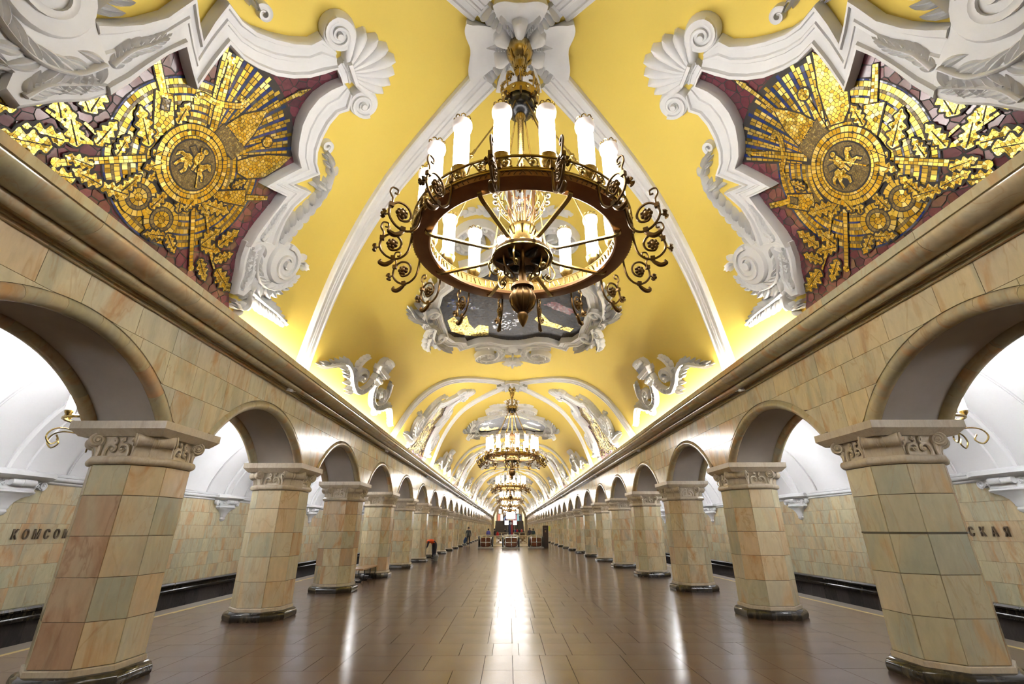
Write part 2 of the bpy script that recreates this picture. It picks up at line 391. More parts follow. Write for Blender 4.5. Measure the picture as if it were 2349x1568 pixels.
# cornice: one moulded profile, stone by stone
def arc_pts(c, rx, rz, a0, a1, n): return [(c[0] + rx * cos(radians(a0 + (a1 - a0) * k / n)), c[1] + rz * sin(radians(a0 + (a1 - a0) * k / n))) for k in range(n + 1)]
CP = [(2.985, 1.63), (2.945, 1.63), (2.945, 1.650), (2.925, 1.650), (2.925, 1.668), (2.905, 1.668)]
CP += arc_pts((2.862, 1.697), .043, .043, -30, -200, 8) + [(2.80, 1.712), (2.80, 1.704), (2.787, 1.704)]
CP += [(2.787 - .132 * sin(radians(a)), 1.792 - .088 * cos(radians(a))) for a in range(8, 91, 10)]
CP += [(2.664, 1.794), (2.664, 1.801), (2.650, 1.801), (2.650, 1.868), (2.70, 1.868), (2.715, 1.80), (2.985, 1.78)]
CP = [(x * S, (z + 1.06) * S) for x, z in CP]
for n_, sg in ((1, -1), (2, 1)):
    m = MB(); extrude_y(m, [(sg * x, z) for x, z in [(5.05, 4.60), (4.93, 4.66), (4.78, 4.80), (4.60, 4.88), (4.62, 4.80), (5.05, 4.78)]], HALLY0, HALLY1)
    tr = struct('trim_%d' % n_, m, M_JOINT, 0); y = HALLY0; prof = [(sg * x, z) for x, z in CP]; meshes = {}
    rest = MB()
    while y < HALLY1:
        L = R.choice((1.1, 1.4, 1.7))
        if L not in meshes:
            b = MB(); extrude_y(b, prof, .002, L - .002); meshes[L] = b.mesh('cornice_stone', M_CORN, 35)
        if 0 < y < 60: obj('cornice_stone', meshes[L], tr, (0, y, 0))
        else: extrude_y(rest, prof, y + .002, min(y + L - .002, HALLY1))
        y += L
    rest.build('cornice_stones_beyond', M_CORN, tr, 35)
    # fluorescent tubes lying in the trough behind the cornice
    b = MB(); y = 7.3
    while y < HALLY1 - 6: b.tube([(sg * 4.70, y, 4.90), (sg * 4.70, y + 6.2, 4.90)], .022, 4); y += 6.26
    tag(b.build('cove_tube_row', M_COVE, None), 'row of tube lamps behind the cornice on the side of the %s wall letters' % SIDE[sg], 'light', 'cove lamp rows')

# side aisles: plaster vault, cornice, track wall
AV = [(6.222, 4.85), (6.9, 5.35), (7.8, 5.74), (8.8, 5.86), (9.9, 5.68), (10.9, 5.15), (11.65, 4.40), (12.1, 3.62), (12.26, 3.05)]
AVS = [tuple(p) for p in cr(AV, 5)]
CON_Y = [COLY + (2 * k + 1) * PITCHY for k in range(-2, 15)]
M_STAIN = plain('track_black', (.014, .012, .011), .22)
for sg, nm in ((-1, 'left'), (1, 'right')):
    m = MB(); m.loft([[(sg * x, y, z) for x, z in AVS] for y in np.linspace(HALLY0, HALLY1, 30)], close=False, cap=False)
    av = struct('ceiling_aisle_' + nm, m, M_AISLE, 60)
    # transverse ribs on the consoles and thin rolls beside them
    def rib(w_, hgt):
        b = MB(); rings = []
        for k, (x, z) in enumerate(AVS):
            p, q = AVS[max(k - 1, 0)], AVS[min(k + 1, len(AVS) - 1)]; tx, tz = q[0] - p[0], q[1] - p[1]; L = hypot(tx, tz); nx, nz = tz / L, -tx / L
            rings.append([(sg * (x + nx * h), t * w_, z + nz * h) for t, h in ((-1, -.02), (-1, hgt * .5), (-.8, hgt), (-.72, hgt * .6), (.72, hgt * .6), (.8, hgt), (1, hgt * .5), (1, -.02))])
        b.loft(rings, close=False, cap=False); return b.mesh('vault_rib', M_AISLE, 35)
    rb, rs = rib(.26, .10), rib(.03, .03)
    for y in CON_Y:
        obj('vault_rib', rb, av, (0, y, 0))
        for d in (-1.45, 1.45): obj('vault_moulding', rs, av, (0, y + d, 0))
    # track wall: marble above a black ledge
    m = MB(); x0, x1 = sorted((sg * (TRACKX + .03), sg * (TRACKX + .3))); m.box(x0, x1, HALLY0, HALLY1, -1.6, 3.2)
    wl = struct('wall_track_' + nm, m, M_JOINT, 0); rest = MB(); cnt = 0
    for ri in range(6):
        z0, z1 = .02 + ri * .48, .02 + (ri + 1) * .48; y = 2.0 + R.random() * .5
        while y < HALLY1:
            y1 = y + R.choice((.5, .66, .8, .95)); a, b_ = sorted((sg * TRACKX, sg * (TRACKX + .035)))
            if 7 < y < 30 and cnt < 290:
                t = MB(); t.box(a, b_, y + .003, y1 - .003, z0 + .003, z1 - .003); t.build('marble_panel', M_TRACKM, wl, 0); cnt += 1
            else: rest.box(a, b_, y + .003, y1 - .003, z0 + .003, z1 - .003)
            y = y1
    o = rest.build('marble_panels_beyond', M_TRACKM, wl, 0); o['kind'] = 'stuff'
    m = MB(); extrude_y(m, [(sg * x, z) for x, z in [(12.3, .02), (12.10, .02), (12.06, -.03), (12.06, -.07), (12.12, -.10), (12.12, -.19), (12.05, -.22), (12.05, -.28), (12.3, -.28)]], HALLY0, HALLY1)
    m.build('black_marble_ledge', M_BLACK, wl, 0)
    m = MB(); y = HALLY0
    while y < HALLY1: x0, x1 = sorted((sg * 12.16, sg * 12.3)); m.box(x0, x1, y + .004, y + .696, -1.5, -.28); y += .7
    m.build('dark_dado_slabs', marble('dado_stone', [(0, (.035, .030, .030)), (1, (.055, .046, .044))], .14, veins=((.09, .08, .07), (.03, .03, .03)), vs=5, amt=.3), wl, 0)['kind'] = 'stuff'
    m = MB(); extrude_y(m, [(sg * x, z) for x, z in [(12.35, 2.90), (12.22, 2.90), (12.19, 2.93), (12.19, 2.96), (12.14, 2.99)] + arc_pts((12.16, 3.03), .06, .06, 230, 130, 5) + [(12.10, 3.09), (12.10, 3.15), (12.17, 3.17), (12.35, 3.17)]], HALLY0, HALLY1)
    struct('trim_aisle_%d' % (1 if sg < 0 else 2), m, M_WHITE, 30)
# back wall behind the camera
m = MB(); m.box(-TRACKX - .3, TRACKX + .3, HALLY0 - .3, HALLY0, -1.6, 9.2); struct('wall_back', m, M_YEL, 0)

# ------------------------------------------------------------------ columns
def octa(a, b, z): return [(-a, -b, z), (-b, -a, z), (b, -a, z), (a, -b, z), (a, b, z), (b, a, z), (-b, a, z), (-a, b, z)]
CA, CB = .555, .264
def octs(d): return (CA + d, CB + d * .414)
def face_frame(k):      # k-th side of the octagon: centre, tangent, outward normal, half width
    o = octa(CA, CB, 0); p, q = Vector(o[k]), Vector(o[(k + 1) % 8]); t = (q - p); hw = t.length / 2; t.normalize()
    return (p + q) / 2, t, Vector((t.y, -t.x, 0)), hw
def spiral(c, r0, r1, a0, turns, n=18): return [(c[0] + (r0 + (r1 - r0) * k / n) * cos(a0 + turns * 2 * pi * k / n), c[1] + (r0 + (r1 - r0) * k / n) * sin(a0 + turns * 2 * pi * k / n)) for k in range(n + 1)]
COURSES = [.245, .738, 1.230, 1.720, 2.229, 2.628]
def m_base():
    b = MB(); rings = []
    for d, z in ((.10, 0), (.112, .03), (.115, .07), (.108, .11), (.09, .145), (.055, .168), (.03, .175)): rings.append(octa(*octs(d), z))
    b.loft(rings); return b.mesh('base', M_BLACK, 35)
def m_plinth():
    b = MB(); b.loft([octa(*octs(.03), .17), octa(*octs(.03), .232), octa(*octs(.018), .242)]); return b.mesh('plinth', M_CAP, 20)
def m_core():
    b = MB(); b.loft([octa(*octs(-.012), .2), octa(*octs(-.012), 2.7)]); return b.mesh('core', M_JOINT, 0)
def m_tile(hw, h):      # stands on its lower edge in its own xz plane, outward = -y
    b = MB(); g = .0035; x = hw - .0045; e = .004
    b.loft([[(-x, .0, g), (x, 0, g), (x, 0, h - g), (-x, 0, h - g)], [(-x, -.012, g), (x, -.012, g), (x, -.012, h - g), (-x, -.012, h - g)],
            [(-x + e, -.015, g + e), (x - e, -.015, g + e), (x - e, -.015, h - g - e), (-x + e, -.015, h - g - e)]])
    return b.mesh('marble_slab', M_TILE, 0)
def m_shaft():
    b = MB()
    for k in range(8):
        c, t, nrm, hw = face_frame(k)
        for z0, z1 in zip(COURSES, COURSES[1:]):
            p, q = c - t * (hw - .002), c + t * (hw - .002); b.add([(p.x, p.y, z0 + .004), (q.x, q.y, z0 + .004), (q.x, q.y, z1 - .004), (p.x, p.y, z1 - .004)], [(0, 1, 2, 3)])
    return b.mesh('shaft', M_TILE, 0)
def m_collar():
    b = MB(); b.loft([octa(*octs(.005 + .052 * cos(radians(a))), 2.69 + .058 * sin(radians(a))) for a in range(-90, 91, 22)]); return b.mesh('collar', M_CAP, 30)
def m_bell():
    b = MB(); b.loft([octa(*octs(-.01), 2.70), octa(*octs(-.035), 2.80), octa(*octs(-.04), 2.95), octa(*octs(-.02), 3.04)]); return b.mesh('bell', M_CAP, 30)
def m_abacus():
    b = MB(); r = lambda x, y, z: [(-x, -y, z), (x, -y, z), (x, y, z), (-x, y, z)]
    b.loft([r(.585, .565, 3.02), r(.673, .6545, 3.115), r(.673, .6545, ABZ)]); return b.mesh('abacus', M_CAP, 0)
def m_bolster():        # scroll roll: local x along the roll, -y outward, z up from 0 = collar top
    b = MB(); L = .235; prof = [(-L, .080), (-L + .02, .098), (-.13, .088), (-.045, .082), (-.04, .094), (-.012, .094), (-.008, .086), (.008, .086), (.012, .094), (.04, .094), (.045, .082), (.13, .088), (L - .02, .098), (L, .080)]
    cy_, cz = -.055, .215
    b.loft([[(x, cy_ + r * cos(2 * pi * k / 14), cz + r * sin(2 * pi * k / 14)) for k in range(14)] for x, r in prof])
    for sg in (-1, 1):  # spiral ends with a knob
        pts = spiral((cy_, cz), .088, .03, pi * .6, 1.6, 22); b.tube([(sg * (L + .006), p[0], p[1]) for p in pts], .013, 5)
        rr = [(.028, 0), (.028, .03), (.018, .04)]
        b.loft([[(sg * (L + d), cy_ + r * cos(2 * pi * k / 10), cz + r * sin(2 * pi * k / 10)) for k in range(10)] for r, d in rr])
    # apron below, with a flared tie in the middle
    ap = [(-.03, .0), (-.035, .06), (-.05, .11), (-.075, .15), (-.10, .17)]
    for x0, x1, d in ((-.20, .20, 0), (-.035, .035, -.012)):
        rings = [[(x0 * (1.12 - .5 * z), y + d, z), (x1 * (1.12 - .5 * z), y + d, z), (x1 * (1.12 - .5 * z), .03, z), (x0 * (1.12 - .5 * z), .03, z)] for y, z in ap]
        b.loft(rings)
    for sg in (-1, 1):  # stem of the volute
        pts = cr([(.015, 0), (.005, .07), (.01, .14), (.03, .20), (.02, .27), (-.03, .305)], 4); b.tube([(sg * .215, -p[0] + .005, p[1]) for p in pts], .026, 6)
    return b.mesh('bolster', M_CAP, 45)
def m_scrolls():        # paired S scrolls on a flat side: local x along the side, -y outward
    b = MB()
    for sg in (-1, 1):
        big = cr([(.165, .0), (.17, .07), (.14, .135), (.085, .155), (.04, .13), (.035, .085), (.065, .065), (.09, .085), (.08, .105)], 5)
        b.tube([(sg * x, -.012, z) for x, z in big], [.024] * 12 + [.024 - .012 * k / (len(big) - 13) for k in range(len(big) - 12)], 6)
        sm = cr([(.085, .155), (.055, .185), (.058, .225), (.085, .25), (.09, .225), (.072, .215)], 5)
        b.tube([(sg * (x - .02), -.010, z) for x, z in sm], .017, 6)
        b.ball((sg * .066, -.02, .088), .024, 8, 5); b.ball((sg * .058, -.016, .228), .015, 8, 4)
    return b.mesh('scroll_ornament', M_CAP, 45)
MBASE, MPLINTH, MCORE, MSHAFT, MCOLLAR, MBELL, MABAC, MBOL, MSCR = m_base(), m_plinth(), m_core(), m_shaft(), m_collar(), m_bell(), m_abacus(), m_bolster(), m_scrolls()
TILES = {}
# slabs with a colour of their own: side of the octagon -> material from the top course down
SLABS = {(-1, 0): {1: ('green', 'brown', 'brown', 'brown', 'brown'), 2: ('orange', 'pale', 'pale', 'green', 'orange'), 3: ('orange', 'green', 'pale', 'orange', 'pale')},
         (1, 0): {7: ('pale', 'green', 'green', 'pale', 'green'), 0: ('green', 'green', 'green', 'green', 'green'), 1: ('green', 'green', 'green', 'green', 'green')},
         (-1, 1): {1: ('pale', 'pale', 'green', 'pale', 'pale'), 2: ('orange', 'orange', 'pale', 'orange', 'orange'), 3: ('pale', 'pale', 'orange', 'pale', 'orange'), 0: ('pale', 'pale', 'pale', 'pale', 'pale')},
         (1, 1): {7: ('pale', 'green', 'green', 'pale', 'green'), 0: ('green', 'orange', 'orange', 'orange', 'green'), 1: ('pale', 'pale', 'pale', 'orange', 'pale'), 2: ('pale', 'orange', 'orange', 'pale', 'pale')}}
def column(x, y, label, detail, slabs={}, group='octagonal marble columns of the arcades'):
    c = thing('marble_column', label, 'column', (x, y, 0), 0, group)
    obj('base', MBASE, c); obj('plinth', MPLINTH, c); obj('collar', MCOLLAR, c); obj('abacus', MABAC, c)
    cap = obj('capital', MBELL, c)
    for k in range(8):
        ctr, t, nrm, hw = face_frame(k); ang = atan2(t.y, t.x)
        if k % 2 == 0: obj('bolster', MBOL, cap, (ctr.x * .96, ctr.y * .96, 2.745), ang)
        else: obj('scroll_ornament', MSCR, cap, (ctr.x * .955, ctr.y * .955, 2.748), ang)
        if detail:
            for z0, z1 in zip(COURSES, COURSES[1:]):
                key = (k % 2, round(z1 - z0, 3))
                if key not in TILES: TILES[key] = m_tile(hw, z1 - z0)
                o = obj('marble_slab', TILES[key], c, (ctr.x - nrm.x * .012, ctr.y - nrm.y * .012, z0), ang)
                if k in slabs: o.material_slots[0].link = 'OBJECT'; o.material_slots[0].material = VARIANT[slabs[k][4 - COURSES.index(z0)]]
    if detail: obj('core', MCORE, c)
    else: obj('shaft', MSHAFT, c)
    return c
FUSED = None
SPECIAL = {(-1, 0): 'marble column with dark brown slabs in front of the metal wall letters', (1, 0): 'greenish marble column with a thin metal strap around its shaft',
           (-1, 2): 'marble column hiding one end of the wooden bench', (-1, 3): 'marble column against which the wooden bench stands',
           (-1, 5): 'marble column beside the cleaner in the orange vest', (1, 13): 'distant marble column carrying a yellow-green paper notice'}
for sg in (-1, 1):
    for i in NCOL:
        lab = SPECIAL.get((sg, i), '%s octagonal marble column in the arcade before the %s wall letters' % (ORD[i] if i >= 0 else 'farthest from the stairs, the', SIDE[sg])); y = COLY + i * PITCHY
        if i < 0 or i > 8:
            if FUSED is None:
                c = column(0, 0, 'x', False); FUSED = fused(c, 'marble_column')
                for o in [q for q in COL.objects if q.parent and (q.parent == c or q.parent.parent == c)] + [c]: bpy.data.objects.remove(o)
            c = tag(obj('marble_column', FUSED, None, (sg * COLX, y, 0)), lab, 'column', 'octagonal marble columns of the arcades')
        else: c = column(sg * COLX, y, lab, 0 <= i <= 4, SLABS.get((sg, i), {}))
        if (sg, i) == (1, 0):
            b = MB(); b.loft([octa(*octs(.004), 1.725), octa(*octs(.006), 1.722), octa(*octs(.006), 1.742), octa(*octs(.004), 1.745)], loop=True, cap=False); b.build('strap', plain('dull_strap', (.10, .09, .06), .5, .4), c, 0)

# white wall consoles under the aisle ribs
def m_console(sg):
    parts = {}
    def half(a, d, z): return [(0, -a, z), (d * .55, -a, z), (d, -a * .62, z), (d, a * .62, z), (d * .55, a, z), (0, a, z)]
    b = MB(); b.loft([half(.78, .40, 2.93), half(.92, .50, 3.01), half(.92, .50, 3.10), half(.88, .46, 3.14)]); parts['slab'] = b
    b = MB(); b.loft([half(.55, .28, 2.70), half(.52, .26, 2.80), half(.58, .30, 2.94)]); parts['block'] = b
    b = MB(); b.loft([[(.33 + .085 * cos(2 * pi * k / 12), y, 2.86 + .085 * sin(2 * pi * k / 12)) for k in range(12)] for y in np.linspace(-.30, .30, 3)])
    b.tube([(.33, -.03, 2.86), (.33, .03, 2.86)], .096, 12); parts['roll'] = b
    for q in (-1, 1):
        b = MB()
        pts = spiral((.0, 0), .10, .03, -pi / 2 if q > 0 else -pi / 2, 1.5 * q, 22)
        b.tube([(.16, q * .72 + p[0], 2.83 + p[1]) for p in pts], .032, 6); b.loft([[(.05 + d, q * .72 + r * cos(2 * pi * k / 12), 2.83 + r * sin(2 * pi * k / 12)) for k in range(12)] for r, d in ((.10, 0), (.10, .10), (.04, .12))])
        b.tube([(.14, q * p[0], p[1]) for p in cr([(.50, 2.70), (.54, 2.80), (.60, 2.90), (.70, 2.93)], 4)], .035, 6)
        for y, z, r in ((.38, 2.80, .045), (.47, 2.80, .045), (.40, 2.89, .028), (.46, 2.89, .028)):
            b.tube([(.27, q * (y + p[0]), z + p[1]) for p in spiral((0, 0), r, .01, 0, 1.4, 12)], .013, 5)
        parts['scroll.%d' % q] = b
    b = MB(); b.loft([half(.54, .27, 2.60), half(.58, .31, 2.64), half(.58, .31, 2.67), half(.54, .27, 2.70)]); parts['band'] = b
    b = MB(); b.loft([half(.15, .10, 2.27), half(.17, .12, 2.33), half(.22, .15, 2.42), half(.34, .20, 2.52), half(.50, .25, 2.58), half(.52, .26, 2.61)]); parts['bracket'] = b
    b = MB(); b.loft([half(.04, .04, 2.10), half(.11, .09, 2.14), half(.15, .115, 2.20), half(.13, .10, 2.25), half(.17, .12, 2.29)]); parts['drop'] = b
    out = {}
    for k, b in parts.items():
        for i, p in enumerate(b.v): b.v[i] = (-sg * p[0], p[1], p[2])
        out[k] = b.mesh(k.split('.')[0], M_WHITE, 35)
    return out
for sg in (-1, 1):
    ms = m_console(sg); fm = None
    for n_, y in enumerate([q for q in CON_Y if q > 0]):
        lab = '%s white stucco console on the track wall of the %s letters' % (ORD[n_], SIDE[sg])
        if n_ > 4: tag(obj('wall_console', fm, None, (sg * (TRACKX + .01), y, 0)), lab, 'console', 'white consoles on the track walls'); continue
        t = thing('wall_console', lab, 'console', (sg * (TRACKX + .01), y, 0), 0, 'white consoles on the track walls')
        for k, me in ms.items(): obj(k.split('.')[0], me, t)
        fm = fm or fused(t, 'wall_console')

# raised metal letters of the station name
M_LET = varied('letter_bronze', (.085, .06, .035), (.13, .095, .055), .5, .3, 12)
def letters(sg, y0, step):
    t = thing('station_name', 'bronze station name letters on the track wall, ' + ('its opening letters in view' if sg < 0 else 'its closing letters in view'), 'lettering', (sg * (TRACKX - .0), y0, 1.58))
    for k, chx in enumerate('КОМСОМОЛЬСКАЯ'):
        cu = bpy.data.curves.new('letter', 'FONT'); cu.body = chx; cu.size = .315; cu.extrude = .018; cu.bevel_depth = .004; cu.offset = .0; cu.align_x = 'CENTER'
        tmp = bpy.data.objects.new('tmp', cu); COL.objects.link(tmp); dg = bpy.context.evaluated_depsgraph_get()
        me = bpy.data.meshes.new_from_object(tmp.evaluated_get(dg)); bpy.data.objects.remove(tmp); me.materials.clear(); me.materials.append(M_LET)
        o = obj('letter', me, t)
        o.matrix_local = Matrix.Translation((-sg * .022, -sg * step * k, 0)) @ Matrix(((0, 0, -sg, 0), (-sg * .68, 0, 0, 0), (0, 1, 0, 0), (0, 0, 0, 1)))
letters(-1, 12.36, .285); letters(1, 12.42 + .32 * 12, .32)

# ------------------------------------------------------------------ relief work on the vault (2-D shapes in arc length s and y, raised by h)
class RB(MB):
    def __init__(s, sg=1, ys=1): MB.__init__(s); s.sg = sg; s.ys = ys
    def P(s, a, y, h): return VP(s.sg * a, s.ys * y, h)
    def ribbon(s, path, w, prof, hs=None, taper=None):
        P = np.array(path, float); n = len(P); T = np.gradient(P, axis=0); T /= np.maximum(np.hypot(*T.T), 1e-6)[:, None]; rings = []
        for i in range(n):
            wi = w[i] if hasattr(w, '__len__') else w
            if taper: wi *= taper(i / (n - 1))
            hi = 1 if hs is None else hs(i / (n - 1)); nx, ny = -T[i][1], T[i][0]
            rings.append([s.P(P[i][0] + nx * t * wi, P[i][1] + ny * t * wi, h * hi) for t, h in prof])
        s.loft(rings, close=False, cap=False)
        for r in (rings[0], rings[-1]): s.add(r, [tuple(range(len(r)))])
    def band(s, inner, outer, prof, sub=3):
        A, B = [], []
        for k in range(len(inner) - 1):
            for j in range(sub):
                t = j / sub; A.append((inner[k][0] * (1 - t) + inner[k + 1][0] * t, inner[k][1] * (1 - t) + inner[k + 1][1] * t)); B.append((outer[k][0] * (1 - t) + outer[k + 1][0] * t, outer[k][1] * (1 - t) + outer[k + 1][1] * t))
        A.append(inner[-1]); B.append(outer[-1])
        rings = [[s.P(a[0] + (b[0] - a[0]) * t, a[1] + (b[1] - a[1]) * t, h) for t, h in prof] for a, b in zip(A, B)]
        s.loft(rings, close=False, cap=False)
        for r in (rings[0], rings[-1]): s.add(r, [tuple(range(len(r)))])
    def blob(s, poly, h, bev=.04, h0=0.0):          # raised polygon with a bevelled rim
        c = np.mean(poly, axis=0); rings = []
        for f, hh in ((1, h0), (1, h * .7), (1 - bev, h)): rings.append([s.P(c[0] + (p[0] - c[0]) * f, c[1] + (p[1] - c[1]) * f, hh) for p in poly])
        s.loft(rings, close=True, cap=False); n = len(poly); s.add(rings[-1] + [s.P(c[0], c[1], h)], [(k, (k + 1) % n, n) for k in range(n)])
    def disc(s, c, r, h, n=20, dome=.0):
        rings = [[s.P(c[0] + r * f * cos(2 * pi * k / n), c[1] + r * f * sin(2 * pi * k / n), hh) for k in range(n)] for f, hh in ((1, 0), (1, h * .8), (.93, h), (.5, h + dome), (.02, h + dome * 1.3))]
        s.loft(rings, close=True, cap=False)
    def lobe(s, a, y, ang, L, W, h, h0=0.0, base=0.0, w0=.22):       # club-shaped petal with a rounded end
        rings = []; n = 9
        for i in range(n):
            u = i / (n - 1); wd = W * (w0 + (1 - w0) * min(1, u / .78) ** .8) * (1 if u < .78 else sqrt(max(1 - ((u - .78) / .225) ** 2, .001))); cx, cy_ = a + L * u * cos(ang), y + L * u * sin(ang); hh = h0 + h * (.45 + .55 * sin(pi * min(1, .1 + .75 * u)))
            rings.append([s.P(cx - sin(ang) * t * wd, cy_ + cos(ang) * t * wd, k) for t, k in ((-1, base), (-.94, base + (hh - base) * .45), (-.7, base + (hh - base) * .82), (-.3, hh), (.3, hh), (.7, base + (hh - base) * .82), (.94, base + (hh - base) * .45), (1, base))])
        s.loft(rings, close=False, cap=False); s.add(rings[-1], [tuple(range(8))])
    def leaflet(s, a, y, ang, L, W, h, h0=0.0, curl=0.0, base=0.0):
        rings = []; n = 7
        for i in range(n):
            u = i / (n - 1); wd = W * .86 * max(sin(pi * min(1, .06 + .94 * u ** .72)), .02) ** .9; aa = ang + curl * u
            cx, cy_ = a + L * u * cos(aa), y + L * u * sin(aa); hh = h0 + h * (.35 + .65 * sin(pi * min(1, .15 + .8 * u)))
            rings.append([s.P(cx - sin(aa) * t * wd, cy_ + cos(aa) * t * wd, k) for t, k in ((-1, base), (-.85, base + hh * .55), (-.45, base + hh), (0, base + hh * .45), (.45, base + hh), (.85, base + hh * .55), (1, base))])
        s.loft(rings, close=False, cap=False)
    def acanthus(s, path, n, L, W, h, spread=.95, sides=(-1, 1), grow=lambda u: .45 + .55 * sin(pi * min(1, .2 + .75 * u)), spine=.03, base=0.0):
        P = np.array(cr(path, 8)); T = np.gradient(P, axis=0); m_ = len(P)
        for i in range(n):
            u = (i + .3) / n; k = min(int(u * (m_ - 1)), m_ - 1); ang = atan2(T[k][1], T[k][0]); g = grow(u)
            for sd in sides: s.leaflet(P[k][0], P[k][1], ang + sd * spread * (1 - .35 * u), L * g, W * g, h * (.8 + .2 * g), 0, -sd * .25, base)
        ang = atan2(T[-1][1], T[-1][0]); s.leaflet(P[-1][0], P[-1][1], ang, L * grow(1) * .9, W * .8 * grow(1), h * .8, 0, 0, base)
        s.ribbon(P, spine, [(-1, base), (-.6, base + h * 1.1), (0, base + h * 1.35), (.6, base + h * 1.1), (1, base)], taper=lambda u: 1.1 - .8 * u)
    def scroll(s, c, r0, r1, a0, turns, w, h, base=0.0, n=36):
        P = [(c[0] + (r0 + (r1 - r0) * (k / n) ** .8) * cos(a0 + turns * 2 * pi * k / n), c[1] + (r0 + (r1 - r0) * (k / n) ** .8) * sin(a0 + turns * 2 * pi * k / n)) for k in range(n + 1)]
        s.ribbon(P, w, [(-1, base), (-.9, base + h), (-.3, base + h * .85), (.3, base + h * .85), (.9, base + h), (1, base)], taper=lambda u: 1.0 - .6 * u)

# diagonal ribs crossing at the rosettes
ribm = []
RIBP = [(-1, 0), (-1, .09), (-.9, .115), (-.72, .115), (-.66, .085), (-.30, .085), (-.24, .105), (-.10, .105), (-.05, .08), (.05, .08), (.10, .105), (.24, .105), (.30, .085), (.66, .085), (.72, .115), (.9, .115), (1, .09), (1, 0)]
for sg in (-1, 1):
    for yd in (-1, 1):
        b = RB(sg, yd); path = [(s_, 1.017 * abs(VP(s_, 0)[0])) for s_ in np.linspace(.55, SMAX - .02, 60)]
        b.ribbon(path, .235, RIBP); ribm.append(b.mesh('vault_rib', M_WHITE, 30))
MODS = list(range(-1, 8)); tn = 3
for k in MODS:
    t = bpy.data.objects.new('trim_%d' % tn, None); tn += 1; COL.objects.link(t); t.location = (0, MODY + k * MODL, 0); t['kind'] = 'structure'
    for me in ribm: obj('vault_rib', me, t)

# rosette at each crossing
def rosette():
    t = thing('ceiling_rosette', 'white stucco rosette at a crossing of vault ribs around a chandelier rod', 'rosette', (0, MODY, 0), 0, 'stucco rosettes along the crown of the vault')
    b = RB()
    for q in range(4):                               # broad wavy petals with a rolled rim
        b = RB(); a = q * pi / 2; rings = []; RR = .86 if q % 2 == 0 else .74
        for i in range(11):
            u = i / 10; row = []
            for j in range(17):
                v = -1 + j / 8; th = v * radians(46) * (1 - .34 * u); rad_ = (.12 + (RR - .12) * u) * (1 - .10 * u * cos(v * pi) - .02 * u * v * v)
                hgt = .06 + .05 * (1 - abs(v)) * (1 - u) + .17 * u ** 2.4 + .05 * u * abs(v) ** 2 - .05 * u * (1 - abs(v)) ** 2 + .05 * cos(2 * v * pi) * u * (1 - u)
                if i == 10: hgt -= .05
                row.append(b.P(rad_ * cos(a + th), rad_ * sin(a + th), hgt))
            rings.append(row)
        e = []
        for j in range(17):
            v = -1 + j / 8; th = v * radians(46) * .62; rad_ = (RR - .05) * (1 - .10 * cos(v * pi) - .02 * v * v); e.append(b.P(rad_ * cos(a + th), rad_ * sin(a + th), 0))
        rings.append(e); b.loft(rings, close=False, cap=False)
        for sd in (0, 16): b.add([r_[sd] for r_ in rings] + [b.P(.1 * cos(a), .1 * sin(a), 0)], [tuple(range(len(rings) + 1))])
        b.build('broad_petal', M_WHITE, t, 60)
    for q in range(4):                               # fluted folds between the petals
        b = RB(); a = q * pi / 2 + pi / 4
        for r_ in (.44, .53, .62, .71):
            b.ribbon([(r_ * cos(a + d), r_ * sin(a + d)) for d in np.linspace(-.16, .16, 9)], .036, [(-1, .06), (-.5, .20), (0, .24), (.5, .20), (1, .06)], hs=lambda u: .55 + .45 * sin(pi * u))
        b.ribbon([(r_ * cos(a), r_ * sin(a)) for r_ in np.linspace(.30, .78, 8)], .13, [(-1, 0), (-.8, .09), (.8, .09), (1, 0)]); b.build('fluted_fold', M_WHITE, t, 45)
    for q in range(6):
        b = RB(); a = q * pi / 3 + pi / 2; b.lobe(.12 * cos(a), .12 * sin(a), a, .33, .125, .13, .16, .05, .35); b.build('round_petal', M_WHITE, t, 60)
        b = RB(); a += pi / 6; b.leaflet(.12 * cos(a), .12 * sin(a), a, .40, .09, .05, .10)
        for k in range(5): b.disc(((.2 + .045 * k) * cos(a), (.2 + .045 * k) * sin(a)), .012, .20, 6)
        b.build('pointed_petal', M_WHITE, t, 60)
    return t
ros = rosette()
def repeat(root, label, full=(1,), more=(2, 3, 4, 5, 6, 7)):     # label holds %s for the place in the row
    root['label'] = label % ORD[0]; fm = None
    for k in full:
        c = copy_tree(root); c.location = (root.location[0], root.location[1] + k * MODL, root.location[2]); c['label'] = label % ORD[k]
    for k in more:
        fm = fm or fused(root, root.name.split('.')[0])
        c = obj(root.name.split('.')[0], fm, None, (root.location[0], root.location[1] + k * MODL, root.location[2]))
        tag(c, label % (ORD[k] if k > 0 else 'outermost'), root['category'], root['group'])
repeat(ros, '%s stucco rosette in the row along the vault crown towards the stairs')

